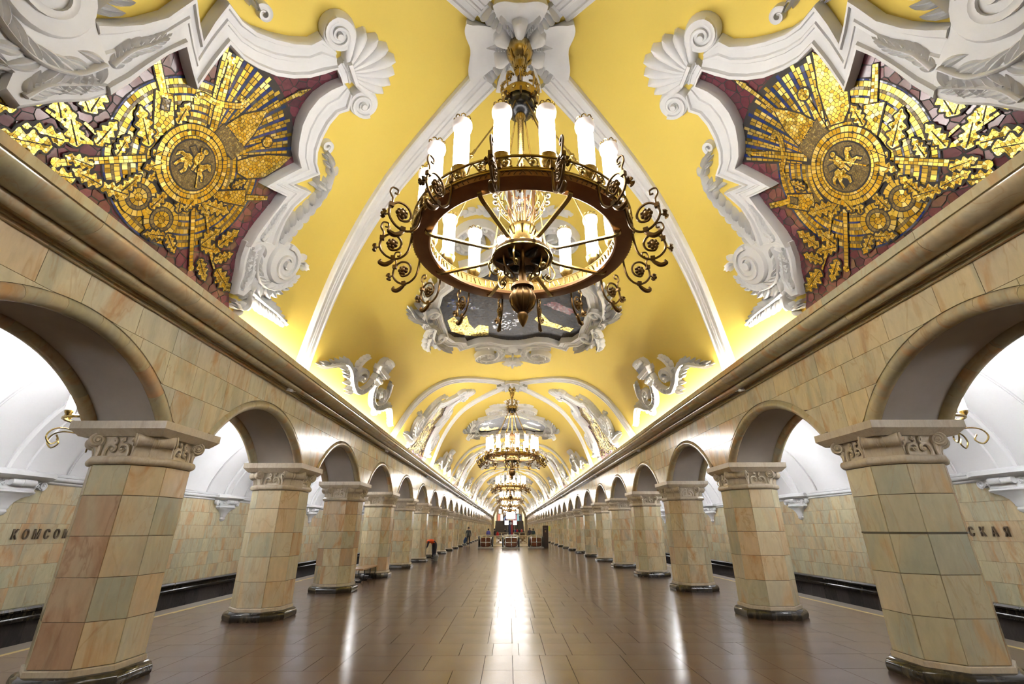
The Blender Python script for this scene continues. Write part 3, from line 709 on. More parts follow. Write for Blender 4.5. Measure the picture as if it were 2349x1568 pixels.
# stucco frames of the side mosaics
INN = [(2.81, .12), (3.05, .12), (3.28, .16), (3.51, .26), (3.71, .40), (3.89, .61), (4.01, .80), (4.07, 1.03), (4.42, .94), (4.75, .85), (4.67, 1.04), (4.56, 1.27), (4.79, 1.32), (5.07, 1.34), (5.35, 1.35), (5.61, 1.39)]
OUT = [(2.75, .36), (2.88, .60), (3.05, .58), (3.27, .68), (3.48, .83), (3.67, 1.01), (3.77, 1.19), (3.81, 1.41), (4.06, 1.33), (4.31, 1.23), (4.23, 1.40), (4.11, 1.61), (4.52, 1.60), (4.80, 1.68), (5.02, 1.79), (5.19, 1.90)]
BPROF = [(0, 0), (0, .15), (.03, .19), (.13, .19), (.17, .145), (.44, .13), (.47, .15), (.56, .15), (.60, .125), (.82, .135), (.86, .175), (.96, .175), (1, .14), (1, 0)]
BLOB = [(5.55, 1.36), (5.80, 1.46), (6.03, 1.63), (6.33, 1.80), (6.29, 1.96), (6.11, 2.02), (6.05, 2.36), (5.86, 2.66), (5.60, 2.80), (5.34, 2.84), (5.10, 2.72), (5.0, 2.48), (5.0, 2.2), (5.12, 1.95), (5.20, 1.86), (5.36, 1.55)]
def cartouche(sg):
    t = thing('stucco_frame', 'white stucco scroll frame with a shell around a dark red side mosaic', 'frame', (0, MODY, 0), 0, 'stucco frames of the side mosaics')
    for ys in (1, -1):
        b = RB(sg, ys); b.band(INN, OUT, BPROF); b.disc((2.62, .57), .245, .17, 24); b.scroll((2.62, .57), .215, .04, radians(100), -1.6, .035, .055, .15); b.disc((2.62, .57), .05, .235, 12); b.build('frame_scroll', M_WHITE, t, 35)
        b = RB(sg, ys); b.blob(BLOB, .15, .06); b.disc((5.34, 2.30), .40, .21, 28, .01); b.scroll((5.34, 2.30), .35, .05, radians(215), -1.7, .05, .07, .19); b.disc((5.34, 2.30), .08, .29, 12)
        b.acanthus([(5.42, 1.62), (5.72, 1.74), (5.90, 2.04), (5.84, 2.42), (5.64, 2.66), (5.36, 2.82)], 12, .30, .075, .075, 1.0, base=.13); b.acanthus([(6.20, 1.85), (5.98, 1.80), (5.78, 1.66), (5.60, 1.52)], 7, .20, .06, .06, .9, base=.13); b.build('volute', M_WHITE, t, 40)
        b = RB(sg, ys); b.acanthus([(6.10, 2.02), (6.10, 2.50), (6.08, 2.97), (6.10, 3.45)], 9, .30, .07, .13, 1.0); b.build('tail_leaf', M_WHITE, t, 50)
        b = RB(sg, ys); b.acanthus([(6.10, 2.05), (6.30, 2.22), (6.44, 2.15), (6.40, 1.98)], 4, .2, .07, .13); b.build('curled_leaf', M_WHITE, t, 50); b = RB(sg, ys); b.acanthus([(5.15, 2.55), (4.98, 2.78), (5.02, 3.0)], 3, .2, .07, .13); b.build('curled_leaf', M_WHITE, t, 50)
        b = RB(sg, ys); b.acanthus([(5.12, 1.98), (4.80, 1.98), (4.45, 1.98), (4.08, 1.92), (3.78, 1.80)], 8, .32, .075, .14, 1.0, grow=lambda u: 1.0 - .35 * u)
        b.acanthus([(3.80, 1.80), (3.60, 1.64), (3.54, 1.42), (3.52, 1.22)], 4, .19, .055, .12); b.scroll((3.46, 1.08), .10, .03, radians(80), 1.2, .04, .10)
        b.acanthus([(3.86, 1.80), (3.93, 1.60), (3.85, 1.46)], 3, .15, .05, .12); b.build('leaf_spray', M_WHITE, t, 50)
        b = RB(sg, ys); b.acanthus([(5.36, 1.56), (5.10, 1.55), (4.86, 1.48), (4.66, 1.45)], 8, .17, .05, .055, .8, base=.12); b.build('frame_leaf', M_WHITE, t, 50)
    b = RB(sg, 1)
    for k in range(9):
        a = pi + (k - 4) * radians(15.5); L = .78 - .035 * abs(k - 4); b.lobe(2.72, 0, a, L, .098, .20 - .008 * abs(k - 4), .02, 0, .30)
    b.ribbon([(2.62, d) for d in np.linspace(-.17, .17, 8)], .045, [(-1, .1), (-.6, .25), (.6, .25), (1, .1)]); b.build('shell', M_WHITE, t, 50)
    b = RB(sg, 1); b.band([(2.84, .13), (2.83, .0), (2.84, -.13)], [(2.60, .20), (2.56, 0), (2.60, -.20)], BPROF); b.build('frame_keystone', M_WHITE, t, 35)
    return t
for sg in (-1, 1): repeat(cartouche(sg), '%s scrolled stucco frame with a shell above the arcade of the ' + SIDE[sg] + ' wall letters')

# ------------------------------------------------------------------ mosaics
def pip(p, poly):
    x, y = p; c = False; n = len(poly); j = n - 1
    for i in range(n):
        xi, yi = poly[i]; xj, yj = poly[j]
        if (yi > y) != (yj > y) and x < (xj - xi) * (y - yi) / (yj - yi) + xi: c = not c
        j = i
    return c
def clip(sub, cl):                                  # Sutherland-Hodgman, cl convex and counter-clockwise
    out = list(sub)
    for i in range(len(cl)):
        if not out: return []
        a, b = cl[i], cl[(i + 1) % len(cl)]; ex, ey = b[0] - a[0], b[1] - a[1]; inp = out; out = []
        d = [ex * (p[1] - a[1]) - ey * (p[0] - a[0]) for p in inp]
        for k in range(len(inp)):
            p, q = inp[k - 1], inp[k]; dp, dq = d[k - 1], d[k]
            if dq >= 0:
                if dp < 0: f = dp / (dp - dq); out.append((p[0] + (q[0] - p[0]) * f, p[1] + (q[1] - p[1]) * f))
                out.append(q)
            elif dp >= 0: f = dp / (dp - dq); out.append((p[0] + (q[0] - p[0]) * f, p[1] + (q[1] - p[1]) * f))
    return out
def area(p): return .5 * sum(p[i - 1][0] * p[i][1] - p[i][0] * p[i - 1][1] for i in range(len(p)))
def cells(poly, size, jit=.42, gap=.10, rot=0.0):    # irregular stones filling a polygon
    c0, s0 = cos(rot), sin(rot); Q = [(p[0] * c0 + p[1] * s0, -p[0] * s0 + p[1] * c0) for p in poly]
    x0, x1 = min(p[0] for p in Q), max(p[0] for p in Q); y0, y1 = min(p[1] for p in Q), max(p[1] for p in Q)
    nx, ny = int((x1 - x0) / size) + 3, int((y1 - y0) / size) + 3
    G = {(i, j): (x0 + (i - 1 + R.uniform(-jit, jit) + (.5 if j % 2 else 0)) * size, y0 + (j - 1 + R.uniform(-jit, jit)) * size) for i in range(nx + 1) for j in range(ny + 1)}
    out = []
    for (i, j), c in G.items():
        cell = [(c[0] - size, c[1] - size), (c[0] + size, c[1] - size), (c[0] + size, c[1] + size), (c[0] - size, c[1] + size)]
        for di in (-2, -1, 0, 1, 2):
            for dj in (-2, -1, 0, 1, 2):
                o = G.get((i + di, j + dj))
                if o is None or (di == 0 and dj == 0): continue
                mx, my = (c[0] + o[0]) / 2, (c[1] + o[1]) / 2; dx, dy = o[0] - c[0], o[1] - c[1]
                if dx * dx + dy * dy > 5 * size * size: continue
                k = []; d = [(p[0] - mx) * dx + (p[1] - my) * dy for p in cell]
                for a in range(len(cell)):
                    p, q, dp, dq = cell[a - 1], cell[a], d[a - 1], d[a]
                    if (dp < 0) != (dq < 0): f = dp / (dp - dq); k.append((p[0] + (q[0] - p[0]) * f, p[1] + (q[1] - p[1]) * f))
                    if dq <= 0: k.append(q)
                cell = k
                if not cell: break
            if not cell: break
        if len(cell) < 3: continue
        ins = [pip(p, Q) for p in cell]
        if not all(ins):
            if not any(ins) and not pip(c, Q) and not any(pip(p, cell) for p in Q): continue
            if area(cell) < 0: cell = cell[::-1]
            cell = clip(Q, cell)
            if len(cell) < 3: continue
        A = abs(area(cell))
        if A < size * size * .035: continue
        m_ = np.mean(cell, axis=0); f = 1 - gap
        cell = [(m_[0] + (p[0] - m_[0]) * f, m_[1] + (p[1] - m_[1]) * f) for p in cell]
        out.append([(p[0] * c0 - p[1] * s0, p[0] * s0 + p[1] * c0) for p in cell])
    return out
class EB(RB):
    def P(s, a, y, h): return VP(s.sg * a, s.ys * y, .016 + (h - .02) * .3)
    def cell(s, poly, h, mi, tilt=.006):
        c = np.mean(poly, axis=0); ta, tb = R.uniform(-1, 1), R.uniform(-1, 1); sz = max(max(abs(p[0] - c[0]) + abs(p[1] - c[1]) for p in poly), 1e-4)
        s.add([s.P(p[0], p[1], h + tilt * ((p[0] - c[0]) * ta + (p[1] - c[1]) * tb) / sz) for p in poly], [tuple(range(len(poly)))], mi)
    def fill(s, poly, size, h, mi, out=1.14, gap=.12, tilt=.007, rot=0.0):
        if out:
            c = np.mean(poly, axis=0); o = .022; rp = []
            n = len(poly); sgn = 1 if area(poly) > 0 else -1
            for k in range(n):
                a, b = poly[k - 1], poly[(k + 1) % n]; tx, ty = b[0] - a[0], b[1] - a[1]; L = hypot(tx, ty) or 1; rp.append((poly[k][0] + sgn * ty / L * o, poly[k][1] - sgn * tx / L * o))
            if max(np.ptp([p[0] for p in rp]), np.ptp([p[1] for p in rp])) < .22: s.add([s.P(p[0], p[1], h) for p in rp], [tuple(range(n))], 0)
            else:
                for cl in cells(rp, .1, 0, 0): s.add([s.P(p[0], p[1], h) for p in cl], [tuple(range(len(cl)))], 0)
        for cl in cells(poly, size, .30, gap, rot): s.cell(cl, h + .009, mi, tilt)
    def ring(s, c, r0, r1, h, mi, n=None, a0=0, a1=2 * pi, gap=.12):
        n = n or max(6, int((a1 - a0) * (r0 + r1) / 2 / (.055)))
        for k in range(n):
            t0 = a0 + (a1 - a0) * (k + gap / 2) / n; t1 = a0 + (a1 - a0) * (k + 1 - gap / 2) / n
            s.cell([(c[0] + r * cos(t), c[1] + r * sin(t)) for r, t in ((r0, t0), (r1, t0), (r1, t1), (r0, t1))], h, mi, .008)
    def bed(s, c, r0, r1, a0, a1, h, n=36, m_=6):
        s.loft([[s.P(c[0] + (r0 + (r1 - r0) * j / m_) * cos(a0 + (a1 - a0) * k / n), c[1] + (r0 + (r1 - r0) * j / m_) * sin(a0 + (a1 - a0) * k / n), h) for k in range(n + 1)] for j in range(m_ + 1)], close=False, cap=False)
    def strip(s, p, q, w0, w1, h, mi, seg=.05, outline=True):
        L = hypot(q[0] - p[0], q[1] - p[1]); n = max(1, int(L / seg)); tx, ty = (q[0] - p[0]) / L, (q[1] - p[1]) / L
        f = lambda u, v: (p[0] + tx * L * u - ty * v * (w0 + (w1 - w0) * u), p[1] + ty * L * u + tx * v * (w0 + (w1 - w0) * u))
        if outline:
            m_ = max(1, int(L / .2)); us = [-.02 + 1.04 * k / m_ for k in range(m_ + 1)]
            s.loft([[s.P(*f(u, -1.35), h), s.P(*f(u, 1.35), h)] for u in us], close=False, cap=False)
        for k in range(n):
            for v0, v1 in ((-1, -.08), (.08, 1)) if max(w0, w1) > .03 else ((-1, 1),): s.cell([f((k + .06) / n, v0), f((k + .94) / n, v0), f((k + .94) / n, v1), f((k + .06) / n, v1)], h + .009, mi, .008)
EM = [M_DARKM, M_GOLD, M_BLUE, M_BRONT, M_REDM, M_GREYM]
def oak(base, tip, W=.34):
    bx, by = base; L = hypot(tip[0] - bx, tip[1] - by) * 1.12; tx, ty = (tip[0] - bx) / L, (tip[1] - by) / L; W = W * L; pts = []
    for sd in (1, -1):
        rng = range(0, 37) if sd > 0 else range(35, 0, -1)
        for k in rng:
            u = k / 36; wd = W * (.10 + .95 * sin(pi * u ** .8) ** .75) * (.74 + .26 * cos(2 * pi * 4.2 * (u - .10))) if 0 < k < 36 else 0
            pts.append((bx + tx * L * u - ty * sd * wd, by + ty * L * u + tx * sd * wd))
    return pts
LEAVES = [((6.08, -1.64), (6.19, -1.99)), ((6.09, -1.45), (5.86, -1.72)), ((5.84, -1.33), (5.70, -1.58)), ((5.84, -1.33), (5.47, -1.40)), ((6.22, -1.30), (6.43, -1.66)), ((6.19, -1.19), (5.95, -1.49)), ((6.04, -1.08), (5.69, -1.09)), ((5.62, -.67), (5.37, -1.04)), ((5.16, -.61), (4.86, -.69)), ((5.97, -.86), (5.70, -.90)), ((6.23, -.95), (6.34, -1.22)), ((6.33, -.76), (6.40, -1.09)), ((6.21, -.46), (6.36, -.80)), ((6.24, -.56), (5.93, -.51)), ((5.66, -.57), (5.36, -.44)), ((5.61, -.40), (5.86, -.54)), ((5.66, -.31), (5.93, -.42)), ((6.16, -.16), (5.85, -.12)), ((5.96, .17), (5.72, .04)), ((5.88, .22), (5.60, .24)), ((5.63, .29), (5.69, .60)), ((5.60, .41), (5.42, .82)), ((5.13, .57), (4.88, .67)), ((5.91, 1.03), (5.49, 1.17)), ((6.06, .77), (5.69, .89)), ((6.08, .79), (5.94, 1.14)), ((6.12, 1.14), (5.82, 1.36)), ((6.19, 1.27), (6.31, 1.78)), ((6.23, .91), (6.43, 1.24)), ((6.26, .25), (6.40, .52)), ((6.30, .24), (6.47, -.02)),
          ((6.35, -1.35), (6.62, -1.75)), ((6.45, -1.0), (6.66, -1.3)), ((6.30, -1.75), (6.45, -2.05))]
PANEL = [(2.83, 0)] + [(a, b) for a, b in INN] + [(5.82, 1.49), (6.03, 1.65), (6.34, 1.83), (6.55, 2.05), (6.98, 2.15)]
PANEL = PANEL + [(a, -b) for a, b in PANEL[:0:-1]]
def arms_mosaic(sg, wy, label):
    t = thing('arms_mosaic', label, 'mosaic', (0, MODY, 0), 0, 'gold arms mosaics above the cornice')
    b = EB(sg)                                       # dark bed in small facets that follow the vault
    for c in cells(PANEL, .12, 0, 0): b.add([VP(sg * p[0], p[1], .010) for p in c], [tuple(range(len(c)))])
    b.build('bed', M_DARKM, t, 60)
    st = sorted(cells(PANEL, .135, .40, .09), key=lambda c: -abs(area(c))); rest = EB(sg)
    SH = (5.36, -.10); Bc = (5.40, -.08)
    for k, c in enumerate(st):
        m_ = np.mean(c, axis=0)
        if hypot(m_[0] - Bc[0], m_[1] - Bc[1]) < .86: continue
        if stones_left[0] > 0:
            q = EB(sg); o = np.array(c); mid = m_; ta, tb = R.uniform(-.008, .008), R.uniform(-.008, .008)
            top = [VP(sg * p[0], p[1], .0145 + ((p[0] - mid[0]) * ta + (p[1] - mid[1]) * tb) / .07 * .5) for p in c]
            q.loft([[VP(sg * p[0], p[1], .008) for p in c], top]); q.build('purple_stone', M_PURPLE, t, 0); stones_left[0] -= 1
        else: rest.cell(c, .018, 0, .012)
    o = rest.build('small_purple_stones', M_PURPLE, t, 0); o['kind'] = 'stuff'
    W = lambda p: (p[0], p[1] * wy)
    def part(name, fn, stuff=False):
        e = EB(sg); fn(e); e.build(name, EM, t, 0)
    def disc(e):                                     # large round shield of gold, brown and blue rings
        e.bed(Bc, .05, 1.12, 0, 2 * pi, .03)
        for r0, r1, mi in ((1.105, 1.085, 2), (1.08, 1.02, 1), (1.015, .985, 3), (.98, .92, 1), (.915, .895, 2), (.89, .83, 1), (.825, .795, 3), (.79, .735, 1), (.73, .71, 2), (.705, .65, 1), (.645, .615, 3), (.61, .56, 1)): e.ring(Bc, min(r0, r1), max(r0, r1), .04, mi)
    part('round_shield_backing', disc)
    def fan(e):
        c = W((5.20, -.06)); n = 34
        e.bed(c, .2, 1.50, pi - .69, pi + .69, .045)
        for k in range(n):
            a0 = -.67 + 1.34 * k / n; a1 = a0 + 1.34 / n * .82; mi = 2 if k % 3 == 2 else 1; m_ = 10; r1 = 1.40 + .07 * (k % 4 == 0)
            for j in range(m_):
                ra, rb_ = .45 + (r1 - .45) * j / m_ + .006, .45 + (r1 - .45) * (j + 1) / m_ - .006
                e.cell([(c[0] - r_ * cos(a), c[1] + r_ * sin(a)) for r_, a in ((ra, a0), (rb_, a0), (rb_, a1), (ra, a1))], .054, mi, .008)
    part('ray_fan', fan)
    def quiver(e):
        e.fill([W(p) for p in ((5.50, -.70), (5.10, -1.04), (4.97, -.88), (5.26, -.55))], .055, .06, 1)
        for dx in (-.05, .03, .1): e.strip(W((5.05 + dx * .6, -.95 + dx)), W((4.90 + dx * .6, -1.22 + dx)), .035, .045, .065, 1)
        e.fill([W(p) for p in ((5.20, -.86), (5.10, -.93), (5.04, -.86), (5.14, -.79))], .035, .075, 3)
    part('quiver', quiver)
    def sword(e):
        e.strip(W((4.85, -.22)), W((4.30, -.62)), .05, .05, .062, 1); e.strip(W((4.34, -.59)), W((4.12, -.76)), .04, .03, .07, 1, .035)
        P = [W(p) for p in cr([(4.80, -.62), (4.74, -.68), (4.66, -.64), (4.58, -.48), (4.42, -.32), (4.30, -.24), (4.24, -.28), (4.27, -.34)], 4)]
        for a, b_ in zip(P, P[1:]): e.strip(a, b_, .035, .035, .068, 1, .05)
        e.ring(W((4.10, -.78)), 0.005, .05, .078, 1, 7)
    part('sword', sword)
    def helmet(e):
        e.fill([W(p) for p in ((4.86, -.16), (4.60, -.16), (4.36, -.13), (4.18, -.05), (4.02, .03), (4.20, .12), (4.40, .20), (4.62, .24), (4.84, .20))], .045, .066, 1)
        e.fill([W(p) for p in ((4.90, -.20), (4.66, -.20), (4.62, .28), (4.86, .26))], .03, .076, 3)
        e.strip(W((4.06, .03)), W((3.46, .08)), .018, .03, .07, 1); e.strip(W((3.50, .078)), W((3.30, .095)), .045, .004, .075, 1)
    part('helmet', helmet)
    part('mace', lambda e: (e.strip(W((4.78, .26)), W((4.36, .40)), .022, .022, .07, 1), e.fill([(W((4.27, .43))[0] + .08 * cos(a), W((4.27, .43))[1] + .08 * sin(a)) for a in np.linspace(0, 2 * pi, 10, endpoint=False)], .04, .075, 1)))
    part('crescent_axe', lambda e: e.fill([W(p) for p in ((4.82, .34), (4.62, .44), (4.38, .60), (4.06, .90), (4.30, .92), (4.62, .86), (4.86, .66), (4.92, .48))], .05, .063, 1))
    part('sheath', lambda e: (e.fill([W(p) for p in ((5.40, .38), (5.46, .50), (5.16, .96), (4.99, .78))], .05, .066, 1), e.strip(W((5.06, .88)), W((4.78, 1.19)), .04, .03, .072, 1, .035)))
    part('baton', lambda e: (e.strip((5.75, -.60), (6.42, -1.20), .035, .035, .08, 1), e.ring((6.45, -1.23), .004, .05, .085, 1, 8)))
    part('baton', lambda e: (e.strip((5.76, .31), (6.38, .86), .03, .03, .08, 1), e.ring((6.41, .89), .004, .05, .085, 1, 8)))
    for c in ((6.15, -.36), (6.17, .06)):
        def vol(e, c=c):
            e.add([e.P(c[0] + .25 * cos(a), c[1] + .25 * sin(a), .07) for a in np.linspace(0, 2 * pi, 20, endpoint=False)], [tuple(range(20))], 0)
            e.ring(c, .17, .24, .079, 1, 20); e.ring(c, .12, .155, .079, 3, 14); e.ring(c, .055, .11, .079, 1, 9); e.ring(c, .004, .05, .079, 1, 5)
        part('gold_volute', vol)
    for k, (p, q) in enumerate(LEAVES):
        lf = oak(p, q, .25)
        part('oak_leaf', lambda e: (e.fill(lf, .034, .078 + .006 * (k % 4), 1, gap=.10), e.strip(p, ((p[0] * .25 + q[0] * .75), (p[1] * .25 + q[1] * .75)), .007, .004, .092 + .006 * (k % 4), 0, 1, False)))
    stems = [((5.95, -1.0), (6.3, -1.4)), ((5.95, -1.0), (5.95, -1.3)), ((6.05, -1.1), (6.12, -1.6)), ((5.9, .7), (6.2, 1.25)), ((5.9, .8), (6.1, 1.1)), ((5.7, .55), (5.9, .8))]
    for a, b_ in stems: part('oak_twig', lambda e: e.strip(a, b_, .018, .014, .078, 1))
    def shield(e):
        e.bed(SH, .01, .535, 0, 2 * pi, .10)
        for r0, r1 in ((.455, .52), (.385, .44), (.345, .375)): e.ring(SH, r0, r1, .112, 1)
        for k in range(8): a = k * pi / 4 + .2; e.ring((SH[0] + .448 * cos(a), SH[1] + .448 * sin(a)), .004, .022, .122, 0, 6)
    part('round_shield', shield)
    def med(e):
        circ = [(SH[0] + .325 * cos(a), SH[1] + .325 * sin(a)) for a in np.linspace(0, 2 * pi, 28, endpoint=False)]
        e.fill(circ, .032, .115, 3, gap=.1)
        Q = lambda pts: [(SH[0] - .31 * y_, SH[1] + .31 * x_ * wy) for x_, y_ in pts]
        e.fill(Q([(-.62, .10), (-.50, .22), (-.20, .20), (.10, .20), (.30, .32), (.42, .52), (.58, .60), (.78, .42), (.70, .34), (.56, .38), (.48, .20), (.46, .05), (.66, -.02), (.80, -.22), (.70, -.26), (.58, -.10), (.40, -.12), (.30, -.14), (.05, -.18), (-.20, -.16), (-.10, -.42), (-.20, -.66), (-.32, -.64), (-.26, -.42), (-.40, -.22), (-.56, -.36), (-.60, -.62), (-.72, -.60), (-.66, -.30), (-.58, -.05), (-.76, -.10), (-.88, -.30), (-.92, -.10), (-.78, .08)]), .024, .13, 1, gap=.1)
        e.fill(Q([(-.20, .10), (-.26, .5), (-.12, .68), (.06, .66), (.12, .44), (.08, .10), (.12, -.2), (0, -.22), (-.04, .06)]), .022, .142, 1, gap=.1)
        e.fill(Q([(-.26, .52), (-.55, .62), (-.66, .40), (-.3, .28)]), .024, .136, 3, gap=.1)
        e.fill(Q([(-.02 + .12 * cos(a), .80 + .12 * sin(a)) for a in np.linspace(0, 2 * pi, 9, endpoint=False)]), .02, .15, 1, gap=.1)
        a_, b_ = Q([(-.30, .80)])[0], Q([(.72, -.62)])[0]; e.strip(a_, b_, .010, .010, .155, 1)
    part('medallion', med)
    return t
stones_left = [280]
ml = arms_mosaic(-1, 1, '')
stones_left = [280]
mr = arms_mosaic(1, -1, '')
repeat(ml, '%s gold mosaic of arms and oak leaves above the arcade of the first wall letters')
repeat(mr, '%s gold mosaic of arms and oak leaves above the arcade of the last wall letters')

# ------------------------------------------------------------------ crown mosaics between the rosettes
OI = [(0, 3.02), (.21, 3.0), (.49, 2.86), (.9, 2.5), (1.38, 2.36), (1.81, 2.48), (1.85, 2.10), (2.23, 1.80), (2.42, 1.19), (2.40, .6), (2.42, 0)]
OO = [(0, 3.45), (.40, 3.48), (.72, 3.40), (1.05, 2.98), (1.45, 2.78), (2.20, 2.86), (2.26, 2.36), (2.58, 2.02), (2.82, 1.30), (2.80, .6), (2.83, 0)]
OPANEL = OI[:-1] + [(a, -b) for a, b in OI[::-1]] + [(-a, -b) for a, b in OI[1:]] + [(-a, b) for a, b in OI[-2:0:-1]]
def crown_mosaic(k):
    t = thing('crown_mosaic', 'dark battle mosaic with gold patches in a scrolled white frame on the vault crown', 'mosaic', (0, MODY + MODL / 2, 0), 0, 'framed mosaics along the crown of the vault')
    b = RB()
    for c in cells(OPANEL, .16, 0, 0): b.add([b.P(p[0], p[1], .008) for p in c], [tuple(range(len(c)))])
    b.build('bed', M_DARKM, t, 60)
    gold = [[(-2.3, .25), (-2.28, 1.2), (-1.95, 1.75), (-1.5, 2.15), (-.95, 2.3), (-.92, 1.45), (-1.25, 1.2), (-1.45, 1.5), (-1.6, .9), (-1.62, .2), (-1.9, .7), (-2.05, .1)], [(.75, .9), (.95, .3), (1.3, .9), (1.8, 1.05), (2.2, 1.0), (2.1, 1.4), (1.5, 1.35), (1.0, 1.3)], [(-.35, -1.2), (.4, -1.6), (1.2, -1.3), (1.6, -1.7), (.6, -2.1), (-.5, -1.8)]]
    red = [(1.0, -.3), (1.9, .1), (2.1, -.3), (1.3, -.7)]; blue = [[(-.9, 1.5), (-.2, 2.2), (.3, 1.2), (.1, .2), (-.6, .7)], [(-2.2, -.4), (-1.2, .0), (-1.4, -.9), (-2.1, -1.2)]]
    e = EB(); g = EB()
    for q in gold:
        for c in cells(q, .062, .38, .08): g.cell(c, .046, 1, .018)
    for c in cells(OPANEL, .088, .36, .09, .3):
        m_ = tuple(np.mean(c, axis=0))
        if any(pip(m_, p) for p in gold): continue
        elif pip(m_, red): e.cell(c, .036, 4, .008)
        elif any(pip(m_, p) for p in blue) and R.random() < .35: e.cell(c, .036, 2, .010)
        else: e.cell(c, .036, 5, .010)
    for a, b_ in (((-.3, 2.6), (.1, .4)), ((.55, 2.4), (.35, .6)), ((.75, 2.3), (.55, .5)), ((-1.0, .9), (-.2, 2.2)), ((-1.9, -1.2), (-1.2, .6)), ((.2, -2.6), (.3, -.5)), ((1.4, 1.9), (2.1, .5))): e.strip(a, b_, .018, .018, .06, 5, .09, True)
    for yv in np.linspace(.7, 2.2, 7): e.strip((.37, yv), (.68, yv + .05), .02, .02, .07, 5, .1, False)
    o = e.build('grey_tesserae', EM, t, 0); o['kind'] = 'stuff'; o = g.build('gold_tesserae', EM, t, 0); o['kind'] = 'stuff'
    for sg in (-1, 1):
        for ys in (-1, 1):
            b = RB(sg, ys); b.band(OI, OO, [(q, h * 1.25) for q, h in BPROF]); b.build('frame_band', M_WHITE, t, 35)
            b = RB(sg, ys); P = cr([(1.55, 3.0), (1.0, 3.12), (.58, 3.5), (.48, 4.1), (.75, 4.68), (1.2, 4.72), (1.52, 4.32), (1.40, 3.92), (1.05, 3.88), (.88, 4.18), (1.05, 4.36)], 6)
            b.ribbon(P, .17, [(-1, 0), (-1, .24), (-.75, .27), (-.6, .2), (.6, .2), (.75, .27), (1, .24), (1, 0)], taper=lambda u: 1.0 - .45 * u)
            for u in range(6, len(P) - 8, 3): b.disc(P[u], .06, .25, 8, .03)
            b.build('frame_volute', M_WHITE, t, 35)
            b = RB(sg, ys); b.acanthus([(2.78, .0), (2.98, .6), (2.96, 1.3), (2.78, 2.0), (2.5, 2.5)], 8, .42, .10, .26, 1.0); b.build('side_leaf', M_WHITE, t, 50)
            b = RB(sg, ys); b.acanthus([(2.82, .35), (3.1, .7), (3.3, 1.2), (3.32, 1.7)], 6, .3, .09, .2, 1.0); b.scroll((2.72, .95), .3, .06, 0, 1.3, .07, .14, .18); b.scroll((2.98, .35), .22, .05, 1.5, -1.3, .06, .12, .14); b.build('side_scroll', M_WHITE, t, 45)
    for ys in (-1, 1):
        b = RB(1, ys)
        for k_ in range(9): a = pi / 2 + (k_ - 4) * .23; b.leaflet(0, 3.55, a, .95 - .05 * abs(k_ - 4), .11, .28)
        b.disc((0, 3.5), .22, .3, 16, .05); b.build('shell', M_WHITE, t, 50)
        b = RB(1, ys)
        for sg in (-1, 1): b.acanthus([(0, 5.25), (sg * .5, 5.12), (sg * .9, 5.25), (sg * 1.25, 5.2)], 6, .24, .07, .12)
        for k_ in range(7): a = pi / 2 + (k_ - 3) * .36; b.leaflet(0, 5.55, a, .75 - .07 * abs(k_ - 3) + .25 * (k_ == 3), .12, .13)
        b.disc((0, 5.35), .16, .16, 14, .05); b.ribbon([(0, 4.5), (0, 5.5)], .05, [(-1, 0), (0, .14), (1, 0)]); b.build('pendant_leaves', M_WHITE, t, 50)
    return t
repeat(crown_mosaic(0), '%s dark battle mosaic with gold patches in a white frame on the vault crown', more=(2, 3, 4, 5, 6))

